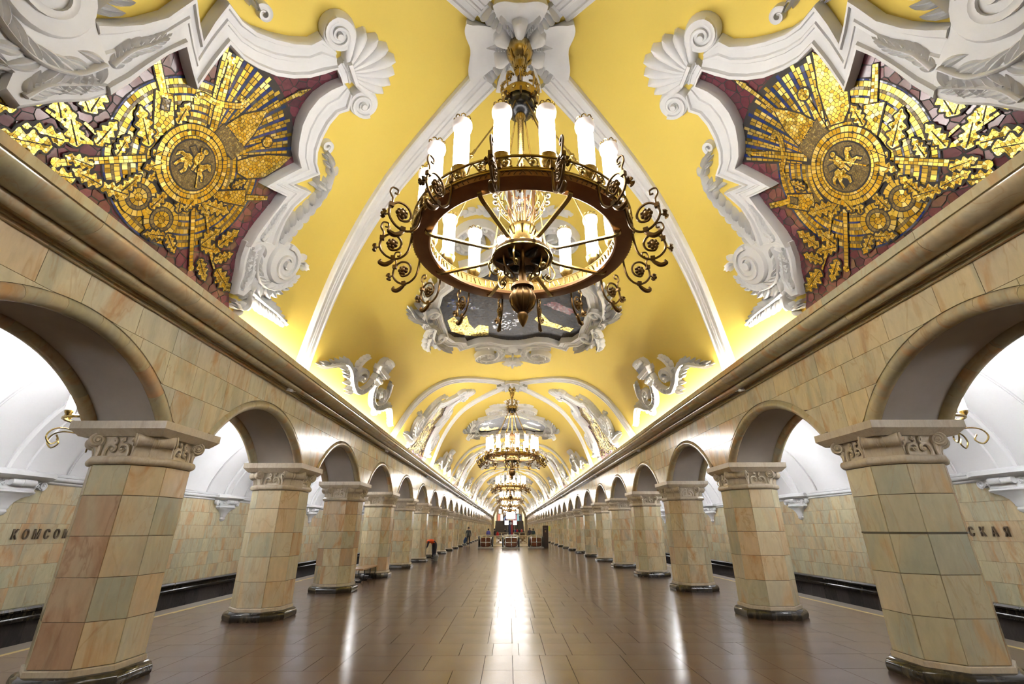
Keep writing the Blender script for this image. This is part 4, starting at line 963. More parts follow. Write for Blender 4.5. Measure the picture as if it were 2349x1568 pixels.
# leaf and scroll ornaments between the rib feet
def foot_ornament(sg):
    t = thing('scroll_ornament', 'white stucco ornament of two leafy scrolls and a cone between rib feet', 'ornament', (0, MODY + MODL / 2 - .15, 0), 0, 'leafy scroll ornaments above the cornice')
    SP = [(-1, 0), (-1, .13), (-.8, .17), (-.62, .12), (.62, .12), (.8, .17), (1, .13), (1, 0)]
    for ys in (1, -1):
        b = RB(sg, ys); P = cr([(5.42, .14), (5.58, .16), (5.84, .30), (6.03, .55), (6.12, .85), (6.10, 1.15), (6.0, 1.36), (5.86, 1.42), (5.68, 1.36), (5.56, 1.14), (5.56, .92), (5.68, .82), (5.80, .92), (5.80, 1.08)], 5)
        b.ribbon(P, .115, SP, taper=lambda u: 1.0 - .45 * u)
        for u in range(8, 38, 2):
            p, q = np.array(P[u]), np.array(P[u + 1]); d = q - p; d /= np.hypot(*d); n = np.array((-d[1], d[0])); b.ribbon([tuple(p - n * .075 - d * .03), tuple(p + n * .075 + d * .03)], .013, [(-1, .1), (0, .16), (1, .1)])
        sc_ = b.build('scroll', M_WHITE, t, 35); b = RB(sg, ys); b.disc((5.74, 1.0), .05, .17, 8, .03); b.build('boss', M_WHITE, sc_, 35)
        b = RB(sg, ys); b.acanthus([(6.22, 1.05), (6.08, 1.55), (5.88, 1.98), (5.82, 2.42), (5.96, 2.85), (6.14, 3.20), (6.24, 3.50)], 13, .36, .075, .15, 1.05, grow=lambda u: 1.0 - .55 * u); b.build('long_leaf', M_WHITE, t, 50)
        b = RB(sg, ys); b.acanthus([(5.92, 1.45), (5.66, 1.62), (5.40, 1.56), (5.16, 1.36)], 6, .20, .06, .14, .9); b.build('short_leaf', M_WHITE, t, 50)
    b = RB(sg, 1); b.blob([(5.10, -.55), (5.24, -.50), (5.24, .50), (5.10, .55)], .26, .06); b.blob([(5.24, -.42), (5.32, -.36), (5.32, .36), (5.24, .42)], .22, .04); b.blob([(5.34, -.30), (5.55, -.34), (5.66, -.12), (5.66, .12), (5.55, .34), (5.34, .30)], .18, .1)
    for y in (-.2, 0, .2): b.disc((5.45, y), .07, .23, 10, .03)
    b.build('pedestal', M_WHITE, t, 35)
    b = RB(sg, 1)
    for i in range(4):
        for j in range(-3 + (i + 1) // 2, 4 - (i + 1) // 2): b.leaflet(5.12 - .09 * i, j * .11 + (.055 if i % 2 else 0), pi, .17, .07, .10, .12 + .03 * i)
    b.blob([(5.12, -.40), (4.90, -.40), (4.74, -.25), (4.69, 0), (4.74, .25), (4.90, .40), (5.12, .40)], .15, .15); b.build('cone', M_WHITE, t, 50)
    return t
for sg in (-1, 1): repeat(foot_ornament(sg), '%s leafy scroll ornament with a cone above the arcade of the ' + SIDE[sg] + ' wall letters', more=(2, 3, 4, 5, 6))

# ------------------------------------------------------------------ chandeliers
def rad(a, r, z): return (r * cos(a), r * sin(a), z)
def chandelier():
    t = thing('chandelier', 'large brass ring chandelier with sixteen lit glass tubes under the vault crown', 'chandelier', (0, MODY - .03, 0), 0, 'ring chandeliers along the hall')
    b = MB(); b.lathe([(.03, CROWNZ), (.06, 8.70), (.15, 8.67), (.195, 8.59), (.205, 8.51), (.19, 8.43), (.14, 8.36), (.10, 8.33), (.11, 8.30), (.10, 8.20), (.065, 8.12), (.06, 8.10), (.08, 8.07), (.055, 8.02), (.04, 7.98)], 24)
    for k in range(12): a = 2 * pi * k / 12; b.tube([rad(a, .105, 8.31), rad(a, .11, 8.25), rad(a, .075, 8.13)], .014, 5)
    ball = b.build('ceiling_canopy', M_BRASS, t, 50)
    for k in range(4):
        a = 2 * pi * k / 4 + .5; b = MB(); b.tube([rad(a, .115, 8.31), rad(a, .18, 8.39), rad(a, .205, 8.48)], [.012, .026, .006], 6)
        for d in (-.18, .18): b.tube([rad(a, .12, 8.32), rad(a + d, .172, 8.38), rad(a + d * 1.4, .192, 8.42)], [.010, .016, .004], 5)
        b.build('canopy_leaf', M_BRASS, ball, 50)
    b = MB(); b.lathe([(.042, 8.04), (.042, 7.5)], 8); b.build('stem', M_BRONZE, t)
    b = MB(); b.lathe([(.19, 7.62), (.245, 7.60), (.27, 7.56), (.255, 7.52), (.265, 7.46), (.25, 7.43), (.20, 7.44), (.19, 7.5)], 24, cap=False); cr_ = b.build('crown_band', M_BRASS, t, 40)
    for k in range(8):
        a = 2 * pi * k / 8; b = MB(); b.tube([rad(a, .25, 7.58), rad(a, .275, 7.70), rad(a, .26, 7.82), rad(a, .20, 7.90), rad(a, .13, 7.92)], [.03, .045, .04, .028, .015], 6, flat=.4)
        pts = spiral((.0, 0), .06, .015, 0, 1.3, 12); b.tube([rad(a + .18 + p[0] / .26, .262, 7.72 + p[1]) for p in pts], .014, 5); b.ball(rad(a + .39, .262, 7.52), .035, 8, 5); b.build('crown_scroll', M_BRASS, cr_, 50)
    for k in range(3):
        a = 2 * pi * k / 3 + .5; b = MB()
        for j in range(7): d = (j - 3) * .22; b.tube([rad(a, .25, 7.84), (.25 * cos(a) + .05 * cos(a) - sin(a) * .07 * d, .25 * sin(a) + .05 * sin(a) + cos(a) * .07 * d, 7.94 + .02 * cos(d))], [.008, .018], 5)
        b.build('crown_shell', M_BRASS, cr_, 50)
    b = MB(); b.lathe([(.20, 7.45), (.21, 7.36), (.18, 7.28), (.12, 7.24), (.06, 7.22)], 20); b.build('black_bowl', M_BLKMET, t, 50)
    for k in range(8):
        a = 2 * pi * k / 8; b = MB(); b.tube([rad(a, .2, 7.42), rad(a, .27, 7.36), rad(a, .31, 7.42), rad(a, .28, 7.46)], .016, 5); b.build('hook', M_BRONZE, t, 50)
        b = MB(); a += pi / 8; b.tube([rad(a, .17, 7.34), rad(a, 1.18, 5.24)], .012, 6); p = rad(a, .70, 6.24); b.ball(p, .036, 8, 6); b.tube([rad(a, .75, 6.135), rad(a, .65, 6.345)], .02, 6); b.build('suspension_rod', M_BRASS, t, 50)
    b = MB(); prof = [(.07, 7.26), (.075, 7.18), (.05, 7.12)]
    for k in range(26): z = 7.10 - k * .038; prof += [(.030, z), (.046, z - .019)]
    b.lathe(prof + [(.03, 6.08), (.05, 6.05), (.05, 5.98), (.03, 5.95)], 12); b.build('twisted_shaft', M_BRASS, t, 60)
    b = MB()
    for k in range(8):
        a = 2 * pi * k / 8; b.tube([rad(a, r_, z) for r_, z in cr([(.05, 5.95), (.12, 6.1), (.19, 6.18), (.22, 6.10), (.18, 6.04)], 4)], .012, 5); b.tube([rad(a + .4, .05, 5.92), rad(a + .4, .10, 6.12), rad(a + .4, .12, 6.24)], [.012, .03, .004], 5)
    b.tube([rad(2 * pi * k / 8 + .2, .18, 5.92) for k in range(8)], .012, 5, closed=True)
    for k in range(8): a = 2 * pi * k / 8 + .2; b.tube([rad(a, .17, 5.95), rad(a, .17, 5.5), rad(a, .12, 5.3)], .014, 5)
    b.build('leaf_cluster', M_COPPER, t, 50)
    # glass basket
    b = MB(); b.lathe([(.02, 5.40), (.10, 5.45), (.14, 5.56), (.12, 5.68), (.05, 5.74), (.01, 5.75)], 20); b.build('glass_globe', M_GLASS, t, 60)
    b = MB(); b.lathe([(.10, 5.36), (.155, 5.33), (.17, 5.27), (.15, 5.18), (.12, 5.10), (.16, 5.06), (.17, 5.02), (.10, 4.98)], 24)
    for k in range(8): a = 2 * pi * k / 8; b.tube([rad(a, .15, 5.17), rad(a, .19, 5.25), rad(a, .17, 5.31)], [.012, .03, .006], 5); b.ball(rad(a, .20, 5.03), .035, 8, 5); b.ball(rad(a, .27, 4.98), .03, 8, 5)
    b.build('gilt_cup', M_BRASS, t, 50)
    bas = MB(); bas.tube([rad(2 * pi * k / 24, .30, 5.76) for k in range(24)], .016, 6, closed=True); bas = bas.build('basket_rim', M_BRASS, t, 50)
    wire = MB(); wire.tube([(r_, 0, z) for r_, z in cr([(.11, 5.35), (.14, 5.43), (.24, 5.55), (.30, 5.66), (.30, 5.76)], 4)], .007, 5); wm = wire.mesh('basket_wire', M_BRASS, 50)
    bd = MB(); bd.ball((.345, 0, 5.78), .042, 10, 6); bdm = bd.mesh('glass_bead', M_STEEL, 60)
    for k in range(16): obj('basket_wire', wm, bas, rz=2 * pi * k / 16); obj('glass_bead', bdm, bas, rz=2 * pi * (k + .5) / 16)
    # hub plate and pendant
    b = MB(); b.lathe([(.10, 4.98), (.30, 4.96), (.36, 4.93), (.375, 4.89), (.36, 4.86), (.30, 4.85), (.05, 4.83)], 32); hub = b.build('hub_plate', M_BRONZE, t, 30)
    b = MB(); b.tube([rad(2 * pi * k / 40, .365, 4.87) for k in range(40)], .014, 6, closed=True); b.build('hub_rim', M_BRASS, hub, 50)
    pet = MB(); pet.tube([(.10, 0, 4.845), (.20, 0, 4.82), (.32, 0, 4.845)], [.03, .075, .02], 8, flat=.3); pm = pet.mesh('hub_petal', M_BLKMET, 60)
    arm = MB(); arm.tube([(r_, 0, z) for r_, z in cr([(.26, 4.84), (.24, 4.72), (.13, 4.62), (.10, 4.52), (.12, 4.46)], 4)], .014, 5); am = arm.mesh('pendant_arm', M_BRONZE, 50)
    lf = MB(); lf.tube([(r_, 0, z) for r_, z in cr([(.36, 4.84), (.42, 4.72), (.36, 4.60), (.28, 4.64), (.31, 4.70)], 4)], .010, 5); lf.ball((.33, 0, 4.66), .03, 8, 5); lm = lf.mesh('pendant_scroll', M_BRASS, 50)
    for k in range(6): obj('hub_petal', pm, hub, rz=2 * pi * k / 6); obj('pendant_arm', am, t, rz=2 * pi * (k + .5) / 6); obj('pendant_scroll', lm, t, rz=2 * pi * k / 6 + .26)
    b = MB(); b.lathe([(.03, 4.84), (.05, 4.6), (.06, 4.52), (.13, 4.50), (.14, 4.46), (.10, 4.44), (.135, 4.39), (.15, 4.32), (.135, 4.24), (.09, 4.18), (.05, 4.15), (.06, 4.12), (.065, 4.09), (.045, 4.03), (.03, 4.0), (.01, 3.96)], 20)
    for k in range(12): a = 2 * pi * k / 12; b.tube([rad(a, .11, 4.43), rad(a, .146, 4.36), rad(a, .152, 4.30), rad(a, .12, 4.21), rad(a, .06, 4.15)], .010, 4)
    b.build('pendant', M_BRONZE, t, 45)
    # ring
    b = MB(); b.lathe([(1.13, 5.03), (1.12, 4.985), (1.14, 4.97), (1.30, 4.97), (1.33, 4.985), (1.335, 5.05), (1.30, 5.05), (1.16, 5.045)], 72, cap=False); b.f.extend([]); ring = b.build('ring_underside', M_COPPER, t, 30)
    b = MB()
    for r_, z, q in ((1.335, 5.05, .018), (1.34, 5.075, .010), (1.34, 5.22, .016), (1.15, 5.16, .012), (1.15, 5.04, .012)): b.tube([rad(2 * pi * k / 72, r_, z) for k in range(72)], q, 6, closed=True)
    b.build('ring_rails', M_BRASS, ring, 50)
    b = MB(); b.lathe([(1.325, 4.985), (1.33, 5.06)], 72, cap=False)
    for k in range(144): a = 2 * pi * k / 144; b.tube([rad(a, 1.337, 4.995), rad(a + .022 * (1 if (k // 9) % 2 else -1), 1.337, 5.04)], .006, 4)
    b.build('ring_fluting', M_BRONZE, ring, 40)
    b = MB(); b.lathe([(1.145, 5.045), (1.145, 5.155)], 72, cap=False)
    for k in range(96): a = 2 * pi * k / 96; b.tube([rad(a, 1.138, 5.06), rad(a + (.03 if k % 4 < 2 else 0), 1.138, 5.14)], .008, 4)
    b.build('inner_fret', M_BRASS, ring, 40)
    sc = MB()
    pts = spiral((0, 0), .058, .012, -.5, 1.4, 14); sc.tube([rad(p[0] / 1.34, 1.338, 5.148 + p[1]) for p in pts], .010, 5); sc.tube([rad(a, 1.338, z) for a, z in cr([(-.11, 5.10), (-.075, 5.20), (-.04, 5.17), (0.0, 5.09), (.05, 5.10)], 4)], .009, 5); sc.ball(rad(0, 1.34, 5.148), .02, 6, 4); scm = sc.mesh('frieze_scroll', M_BRASS, 50)
    for k in range(32): obj('frieze_scroll', scm, ring, rz=2 * pi * (k + .25) / 32)
    spoke = MB(); P = cr([(1.22, 0, 5.0), (1.20, 0, 4.94), (1.12, 0, 4.915), (.9, 0, 4.915), (.5, 0, 4.915), (.40, 0, 4.94), (.33, 0, 5.0)], 4)
    rg = []
    for p in P: rg.append([(p[0], -.024, p[2] - .012), (p[0], .024, p[2] - .012), (p[0], .024, p[2] + .012), (p[0], -.024, p[2] + .012)])
    spoke.loft(rg); spm = spoke.mesh('spoke', M_BRASS, 30)
    for k in range(8): obj('spoke', spm, t, rz=2 * pi * (k + .5) / 8 + pi / 2)
    # scroll brackets
    br = MB(); P = cr([(1.338, 0, 5.18), (1.345, 0, 4.95), (1.38, 0, 4.78), (1.48, 0, 4.69), (1.60, 0, 4.71), (1.685, 0, 4.81), (1.68, 0, 4.93), (1.60, 0, 5.01), (1.50, 0, 4.99), (1.45, 0, 4.90), (1.48, 0, 4.82), (1.56, 0, 4.80), (1.60, 0, 4.85)], 4)
    br.tube(P, .014, 6, flat=1.0); br.tube(cr([(1.675, 0, 4.94), (1.665, 0, 5.03), (1.70, 0, 5.10), (1.68, 0, 5.17), (1.62, 0, 5.16), (1.62, 0, 5.11), (1.655, 0, 5.11)], 4), .011, 6)
    for p in ((1.675, 0, 4.95), (1.53, 0, 4.695), (1.342, 0, 5.10)): br.box(p[0] - .025, p[0] + .025, -.022, .022, p[2] - .025, p[2] + .025)
    brm = br.mesh('bracket', M_BRONZE, 50)
    ro = MB(); ro.ball((1.555, 0, 4.885), .042, 10, 6, sc=(1, .8, 1))
    for k in range(7): a = 2 * pi * k / 7; ro.ball((1.555 + .045 * cos(a), 0, 4.885 + .045 * sin(a)), .026, 8, 5)
    rom = ro.mesh('rose', M_BRONZE, 60)
    fw = MB(); fw.ball((1.735, 0, 4.81), .022, 8, 5); fw.tube([(1.68, 0, 4.83), (1.735, 0, 4.81)], .010, 5)
    for k in range(5): a = 2 * pi * k / 5; fw.tube([(1.735, 0, 4.81), (1.75, .045 * cos(a), 4.81 + .045 * sin(a))], [.008, .022], 6)
    fwm = fw.mesh('small_flower', M_BRONZE, 50)
    lv = MB(); lv.tube(cr([(1.51, 0, 4.69), (1.55, 0, 4.64), (1.61, 0, 4.60), (1.67, 0, 4.62), (1.66, 0, 4.66)], 4), [.012 + .018 * sin(pi * k / 16) for k in range(17)], 6, flat=1); lvm = lv.mesh('bracket_leaf', M_BRONZE, 50)
    # lamps
    cup = MB(); c = (1.22, 0); cup.lathe([(.02, 5.05), (.022, 5.17), (.05, 5.20), (.075, 5.23), (.095, 5.28), (.10, 5.33), (.085, 5.34)], 16, c); cupm = cup.mesh('lamp_cup', M_BRASS, 50)
    gl = MB(); gl.lathe([(.084, 5.335), (.088, 5.61), (.086, 5.885)], 9, c); glm = gl.mesh('glass_tube', M_LAMP, 60)
    co = MB(); co.lathe([(.086, 5.87), (.105, 5.90), (.112, 5.94), (.108, 5.98), (.09, 5.985)], 16, c); com = co.mesh('glass_collar', M_LAMPC, 60)
    cw = MB()
    for k in range(8):
        a = 2 * pi * k / 8; cw.tube([(1.22 + (.085 + .012 * sin(q)) * cos(a + .33 * cos(q)), (.085 + .012 * sin(q)) * sin(a + .33 * cos(q)), 6.0 + .035 * sin(q)) for q in np.linspace(0, 2 * pi, 8, endpoint=False)], .007, 5, closed=True)
    cwm = cw.mesh('lamp_coronet', M_BRASS, 60)
    for k in range(16):
        a = 2 * pi * (k + .5) / 16 - pi / 2
        o = obj('bracket', brm, t, rz=a); obj('rose', rom, o); obj('small_flower', fwm, o); obj('bracket_leaf', lvm, o)
        o = obj('lamp', cupm, t, rz=a); obj('glass_tube', glm, o); obj('glass_collar', com, o); obj('lamp_coronet', cwm, o)
    return t
ch = chandelier(); repeat(ch, '%s brass ring chandelier with lit glass tubes in the row towards the stairs', (1, 2), (-1, 3, 4, 5, 6, 7))

# small brass lamps hanging in the aisles
def aisle_lamp(sg):
    t = thing('aisle_lamp', 'first small brass pendant lamp in the aisle of the %s wall letters' % SIDE[sg], 'lamp', (sg * 8.6, COLY + PITCHY / 2, 0), 0, 'pendant lamps of the side aisles')
    b = MB(); b.lathe([(.02, 5.85), (.02, 4.5), (.08, 4.45), (.10, 4.35), (.04, 4.25), (.04, 3.8), (.09, 3.75), (.11, 3.68), (.07, 3.58), (.02, 3.5)], 14); b.build('stem', M_BRASS, t, 50)
    b = MB(); b.tube([rad(2 * pi * k / 32, .5, 3.85) for k in range(32)], .03, 6, closed=True); b.build('ring', M_BRASS, t, 50)
    cm = MB(); cm.tube(cr([(.05, 0, 3.6), (.3, 0, 3.60), (.5, 0, 3.62), (.66, 0, 3.56), (.72, 0, 3.42), (.62, 0, 3.30), (.52, 0, 3.38), (.57, 0, 3.48)], 4), .015, 5); cm = cm.mesh('curl', M_BRASS, 50)
    gm = MB(); gm.lathe([(.07, 3.97), (.07, 4.44)], 8, (.5, 0)); gm = gm.mesh('glass_tube', M_AISLAMP, 50)
    hm = MB(); hm.lathe([(.02, 3.85), (.07, 3.92), (.075, 3.97)], 12, (.5, 0)); hm = hm.mesh('lamp_cup', M_BRASS, 50)
    for k in range(6):
        a = 2 * pi * k / 6 + .2; obj('curl', cm, t, rz=a); obj('glass_tube', gm, t, rz=a); obj('lamp_cup', hm, t, rz=a)
    return t
for sg in (-1, 1):
    al = aisle_lamp(sg)
    fm = fused(al, 'aisle_lamp')
    for k in list(range(-2, 0)) + list(range(1, 15)):
        c = obj('aisle_lamp', fm, None, (sg * 8.6, COLY + PITCHY / 2 + 2 * k * PITCHY, 0)); tag(c, al['label'].replace('first small', (ORD[k] if k > 0 else 'outer' if k == -1 else 'outermost') + ' small'), 'lamp', al['group'])

# ------------------------------------------------------------------ far end of the hall: arch, stairs and upper landing
M_STONE = varied('end_stone', (.33, .27, .17), (.42, .35, .22), .4, 0, 1.5); M_STEP = varied('stair_granite', (.035, .025, .02), (.06, .045, .035), .35, 0, 20)
Y1 = HALLY1; m = MB(); prof = [VP(s, 0, .0) for s in np.linspace(-SMAX, SMAX, 49)]; inn = [VP(s, 0, .55) for s in np.linspace(-SMAX, SMAX, 49)]
for a, b in ((prof, inn),):
    m.loft([[(p[0], Y1, p[2]) for p in a], [(p[0], Y1, p[2]) for p in b], [(p[0], Y1 + 1.2, p[2]) for p in b], [(p[0], Y1 + 1.2, p[2]) for p in a]], close=False, cap=False)
for sg in (-1, 1):
    x0, x1 = sorted((sg * 4.42, sg * 13)); m.box(x0, x1, Y1, Y1 + 1.2, 0, 5.1); x0, x1 = sorted((sg * 5.0, sg * 13)); m.box(x0, x1, Y1, Y1 + 1.2, 5.1, 9.2)
m.box(-5.2, 5.2, Y1 + .1, Y1 + 1.2, 8.72, 9.4); end = struct('wall_end', m, M_STONE, 35)
m = MB(); NS = 24; RISE = 3.9
for k in range(NS): m.box(-4.4, 4.4, Y1 + .2 + k * .33, Y1 + .2 + (k + 1) * .33 + .02, 0, RISE * (k + 1) / NS)
m.box(-6, 6, Y1 + .2 + NS * .33, Y1 + 30, 3.5, RISE); st = struct('floor_stairs', m, M_STEP, 0)
m = MB(); yb = Y1 + 9
for sg in (-1, 1):
    x0, x1 = sorted((sg * 4.4, sg * 4.7)); m.box(x0, x1, Y1 + 1.2, Y1 + 30, 0, 8.8)
m.box(-5, 5, Y1 + 1.2, Y1 + 30, 8.6, 8.9); m.box(-6, 6, Y1 + 29.7, Y1 + 30, 3, 9); up = struct('wall_landing', m, varied('landing_wall', (.45, .36, .20), (.52, .42, .26), .5, 0, .8), 0)
for k, sg in enumerate((-1, 1)):
    b = MB(); b.tube([(sg * 4.25, Y1 + .3, .95), (sg * 4.25, Y1 + .3 + NS * .33, RISE + .95)], .05, 8); b.build('stair_handrail', M_BRASS, st, 50)
SIGNS = [(-3.6, .9, (.45, .16, .12), 'brick red'), (-2.6, .9, (.75, .74, .76), 'white'), (-1.7, .7, (.10, .20, .42), 'blue'), (2.1, .9, (.35, .12, .15), 'crimson'), (3.0, .8, (.14, .30, .40), 'teal'), (3.8, .7, (.02, .03, .08), 'black'), (-.9, .8, (.25, .22, .30), 'mauve'), (1.2, .8, (.40, .25, .22), 'salmon')]
for x, wd, c, cn in SIGNS:
    b = MB(); b.box(x - wd / 2, x + wd / 2, Y1 + 28.9, Y1 + 29.0, 4.0, 6.3); tag(b.build('poster_board', plain('poster', c, .5), None, 0), cn + ' poster board at the back of the upper landing', 'poster', 'poster boards on the landing')
for x, cn in ((-3.15, 'white'), (-1.5, 'blue'), (2.75, 'teal')):
    t = thing('light_box', 'white lit sign box on the landing wall above the %s poster' % cn, 'sign', (x, Y1 + 28.5, 0), 0, 'lit sign boxes on the landing'); b = MB(); b.box(-.5, .5, -.05, .05, 6.5, 8.0); b.build('casing', M_BLKMET, t, 0)
    b = MB(); b.box(-.44, .44, -.06, -.04, 6.56, 7.94); b.build('lit_face', plain('sign_lit', (.9, .9, .9), .5, emis=(.95, .97, 1), estr=4), t, 0)
b = MB(); b.box(-3, 3, Y1 + 6, Y1 + 26, 8.50, 8.56); tag(b.build('landing_ceiling_lamp', plain('landing_lit', (.9, .9, .9), .5, emis=(1, .95, .85), estr=5), None, 0), 'long flat ceiling lamp above the upper landing', 'lamp')

# ------------------------------------------------------------------ stairwell balustrades
M_BAL = varied('balustrade_marble', (.52, .43, .25), (.60, .50, .30), .3, 0, 3)
def balustrade(y, label, wd=3.3):
    t = thing('balustrade', label, 'balustrade', (0.15, y, 0)); b = MB(); b.box(-wd, wd, -.25, .25, 0, .16); b.build('plinth', M_BAL, t, 0)
    b = MB(); b.box(-wd - .05, wd + .05, -.16, .16, .92, 1.02); b.build('handrail', M_BAL, t, 0)
    xs = np.linspace(-wd + .12, wd - .12, 6)
    for x in xs: b = MB(); b.box(x - .12, x + .12, -.12, .12, .16, .92); b.build('post', M_BAL, t, 0)
    for a, c in zip(xs, xs[1:]):
        mid, hw = (a + c) / 2, (c - a) / 2 - .12; b = MB()
        b.tube([(mid - hw, 0, .2), (mid + hw, 0, .2), (mid + hw, 0, .88), (mid - hw, 0, .88)], .03, 5, closed=True)
        b.ball((mid, 0, .54), .14, 10, 6, sc=(1, .35, 1.2))
        for k in range(4):
            q = pi / 4 + k * pi / 2; b.tube([(mid + p[0] * .9, 0, .54 + p[1] * .75) for p in spiral((.33 * cos(q), .33 * sin(q)), .14, .03, q, 1.4, 16)], .025, 5); b.tube([(mid, 0, .54), (mid + hw * cos(q) * 1.3, 0, .54 + .45 * sin(q))], .022, 5)
        b.build('openwork_panel', M_BRONZE, t, 50)
    return t
balustrade(58.6, 'marble balustrade with bronze openwork panels behind the escalator ends')
balustrade(97, 'second marble balustrade in front of the distant stairs', 3.0)
b = MB(); b.box(-2.2, 2.5, 54.6, 58.3, 0, .06); tag(b.build('stair_kerb', M_BAL, None, 0), 'low pale stone kerb between the escalator ends and balustrade', 'kerb')

# ------------------------------------------------------------------ escalator ends
M_WOOD = varied('polished_brown_wood', (.085, .022, .010), (.13, .04, .016), .18, 0, 2.5); M_WPLATE = plain('pale_plate', (.30, .29, .27), .5); M_RUB = plain('black_rubber', (.012, .011, .011), .5); M_YTAG = plain('yellow_tag', (.75, .60, .05), .5)
def sup(hw, z0, z1, y, n=24, e=.55):
    c = (z0 + z1) / 2; h = (z1 - z0) / 2; f = lambda v: math.copysign(abs(v) ** e, v)
    return [(hw * f(cos(2 * pi * k / n)), y, c + h * f(sin(2 * pi * k / n))) for k in range(n)]
def escalator(x, y, wd, label):
    t = thing('escalator_end', label, 'escalator', (x, y, 0)); hw = wd / 2
    b = MB(); b.loft([sup(hw * .70, .16, .92, .18), sup(hw * .78, .12, .96, .24), sup(hw * .80, .12, .97, 1.6)]); b.build('wooden_drum', M_WOOD, t, 35)
    b = MB()
    for sg in (-1, 1): b.loft([[(sg * hw * (.80 + d), yy, zz) for yy, zz in cr([(.15, .12), (.08, .5), (.2, .85), (.5, 1.0), (1.6, 1.0), (1.6, .12)], 3)] for d in (0, .16)])
    b.build('handrail_belt', M_RUB, t, 35)
    b = MB(); b.loft([sup(hw * .82, .78, .99, .30), sup(hw * .84, .78, 1.0, .36), sup(hw * .84, .78, 1.0, .9)]); b.build('steel_cap', M_STEEL, t, 35)
    b = MB(); b.loft([sup(hw * .715, .50, .56, .17), sup(hw * .715, .50, .56, .20)]); b.build('steel_strip', M_STEEL, t, 35)
    b = MB(); b.box(-hw, hw, -.15, 1.3, 0, .05); b.box(-hw * .92, hw * .92, -.1, 1.3, .05, .12); b.build('floor_plate', M_WPLATE, t, 0)
    b = MB(); b.box(-.12, .12, .30, .33, .93, 1.0); b.build('yellow_tag', M_YTAG, t, 0)
    for k, px in enumerate((-.62, .05, .68)):
        b = MB(); b.tube([(hw * px, -.06, .02), (hw * px, -.06, 1.12), (hw * px, .12, 1.2)], .026, 8); b.build('barrier_post', M_STEEL, t, 50)
    b = MB(); b.tube([(-hw * .75, -.0, 1.2), (hw * .75, -.0, 1.2)], .022, 8); b.build('barrier_rail', M_STEEL, t, 50)
escalator(-2.45, 49.5, 1.5, 'brown wooden escalator end with a steel barrier, on the cleaner\'s side of the hall')
escalator(.03, 48.7, 1.75, 'widest brown wooden escalator end in the middle of the hall')
escalator(2.50, 49.5, 1.55, 'brown wooden escalator end with a steel barrier, next to the dark cabinet')
t = thing('help_cabinet', 'tall narrow dark brown cabinet beside the escalator end', 'cabinet', (3.55, 51.2, 0)); M_CAB = plain('dark_cabinet', (.022, .009, .007), .3)
b = MB(); b.box(-.28, .28, -.2, .2, 0, 2.05); b.build('body', M_CAB, t, 0)
b = MB(); b.box(-.12, .12, -.215, -.2, 1.75, 1.85); b.build('name_strip', plain('strip', (.12, .08, .05), .4), t, 0)
b = MB(); b.box(-.06, .06, -.215, -.2, 1.42, 1.60); b.build('emblem', plain('emblem', (.30, .18, .08), .4), t, 0)
# information pillar with screens
t = thing('information_pillar', 'blue and red information pillar with lit screens behind the balustrade', 'sign', (.06, 62, 0)); M_SCR = plain('screen_lit', (.9, .9, .9), .4, emis=(.93, .97, 1), estr=3.5); M_NAVY = plain('navy', (.012, .022, .10), .4); M_REDP = plain('red_panel', (.26, .018, .028), .4)
b = MB(); b.box(-.26, .02, -.1, .1, 0, 2.72); b.build('blue_half', M_NAVY, t, 0); b = MB(); b.box(.02, .30, -.1, .1, 0, 2.72); b.build('red_half', M_REDP, t, 0)
b = MB(); b.lathe([(.01, -.01), (.16, -.01), (.16, .0), (.01, .0)], 16); b.xform(Matrix.Translation((.02, -.11, 2.36)) @ Matrix.Rotation(pi / 2, 4, 'X')); b.build('white_emblem', plain('emblem_white', (.42, .40, .48), .5), t, 30)
for x in (-.40, .46): b = MB(); b.tube([(x, .15, 0), (x, .15, 3.9)], .03, 8); b.build('pole', M_STEEL, t, 50)
for x in (-.50, .54):
    b = MB(); b.box(x - .24, x + .24, .02, .10, 2.17, 2.70); s_ = b.build('small_screen', M_BLKMET, t, 0); b = MB(); b.box(x - .22, x + .22, .0, .03, 2.19, 2.68); b.build('lit_face', M_SCR, s_, 0)
b = MB(); b.box(-.58, .62, .02, .12, 2.82, 3.68); s_ = b.build('large_screen', M_NAVY, t, 0); b = MB(); b.box(-.53, .57, .0, .03, 2.88, 3.62); b.build('lit_face', M_SCR, s_, 0)
# yellow-green notice on a far column
b = MB(); b.box(-.13, .13, -.01, 0, 1.42, 2.05); o = tag(b.build('paper_notice', plain('notice_yellow', (.52, .58, .06), .6), None, 0), 'yellow-green paper notice fixed to a distant column', 'notice'); o.location = (COLX - .41, COLY + 13 * PITCHY - .43, 0); o.rotation_euler = (0, 0, -pi / 4)

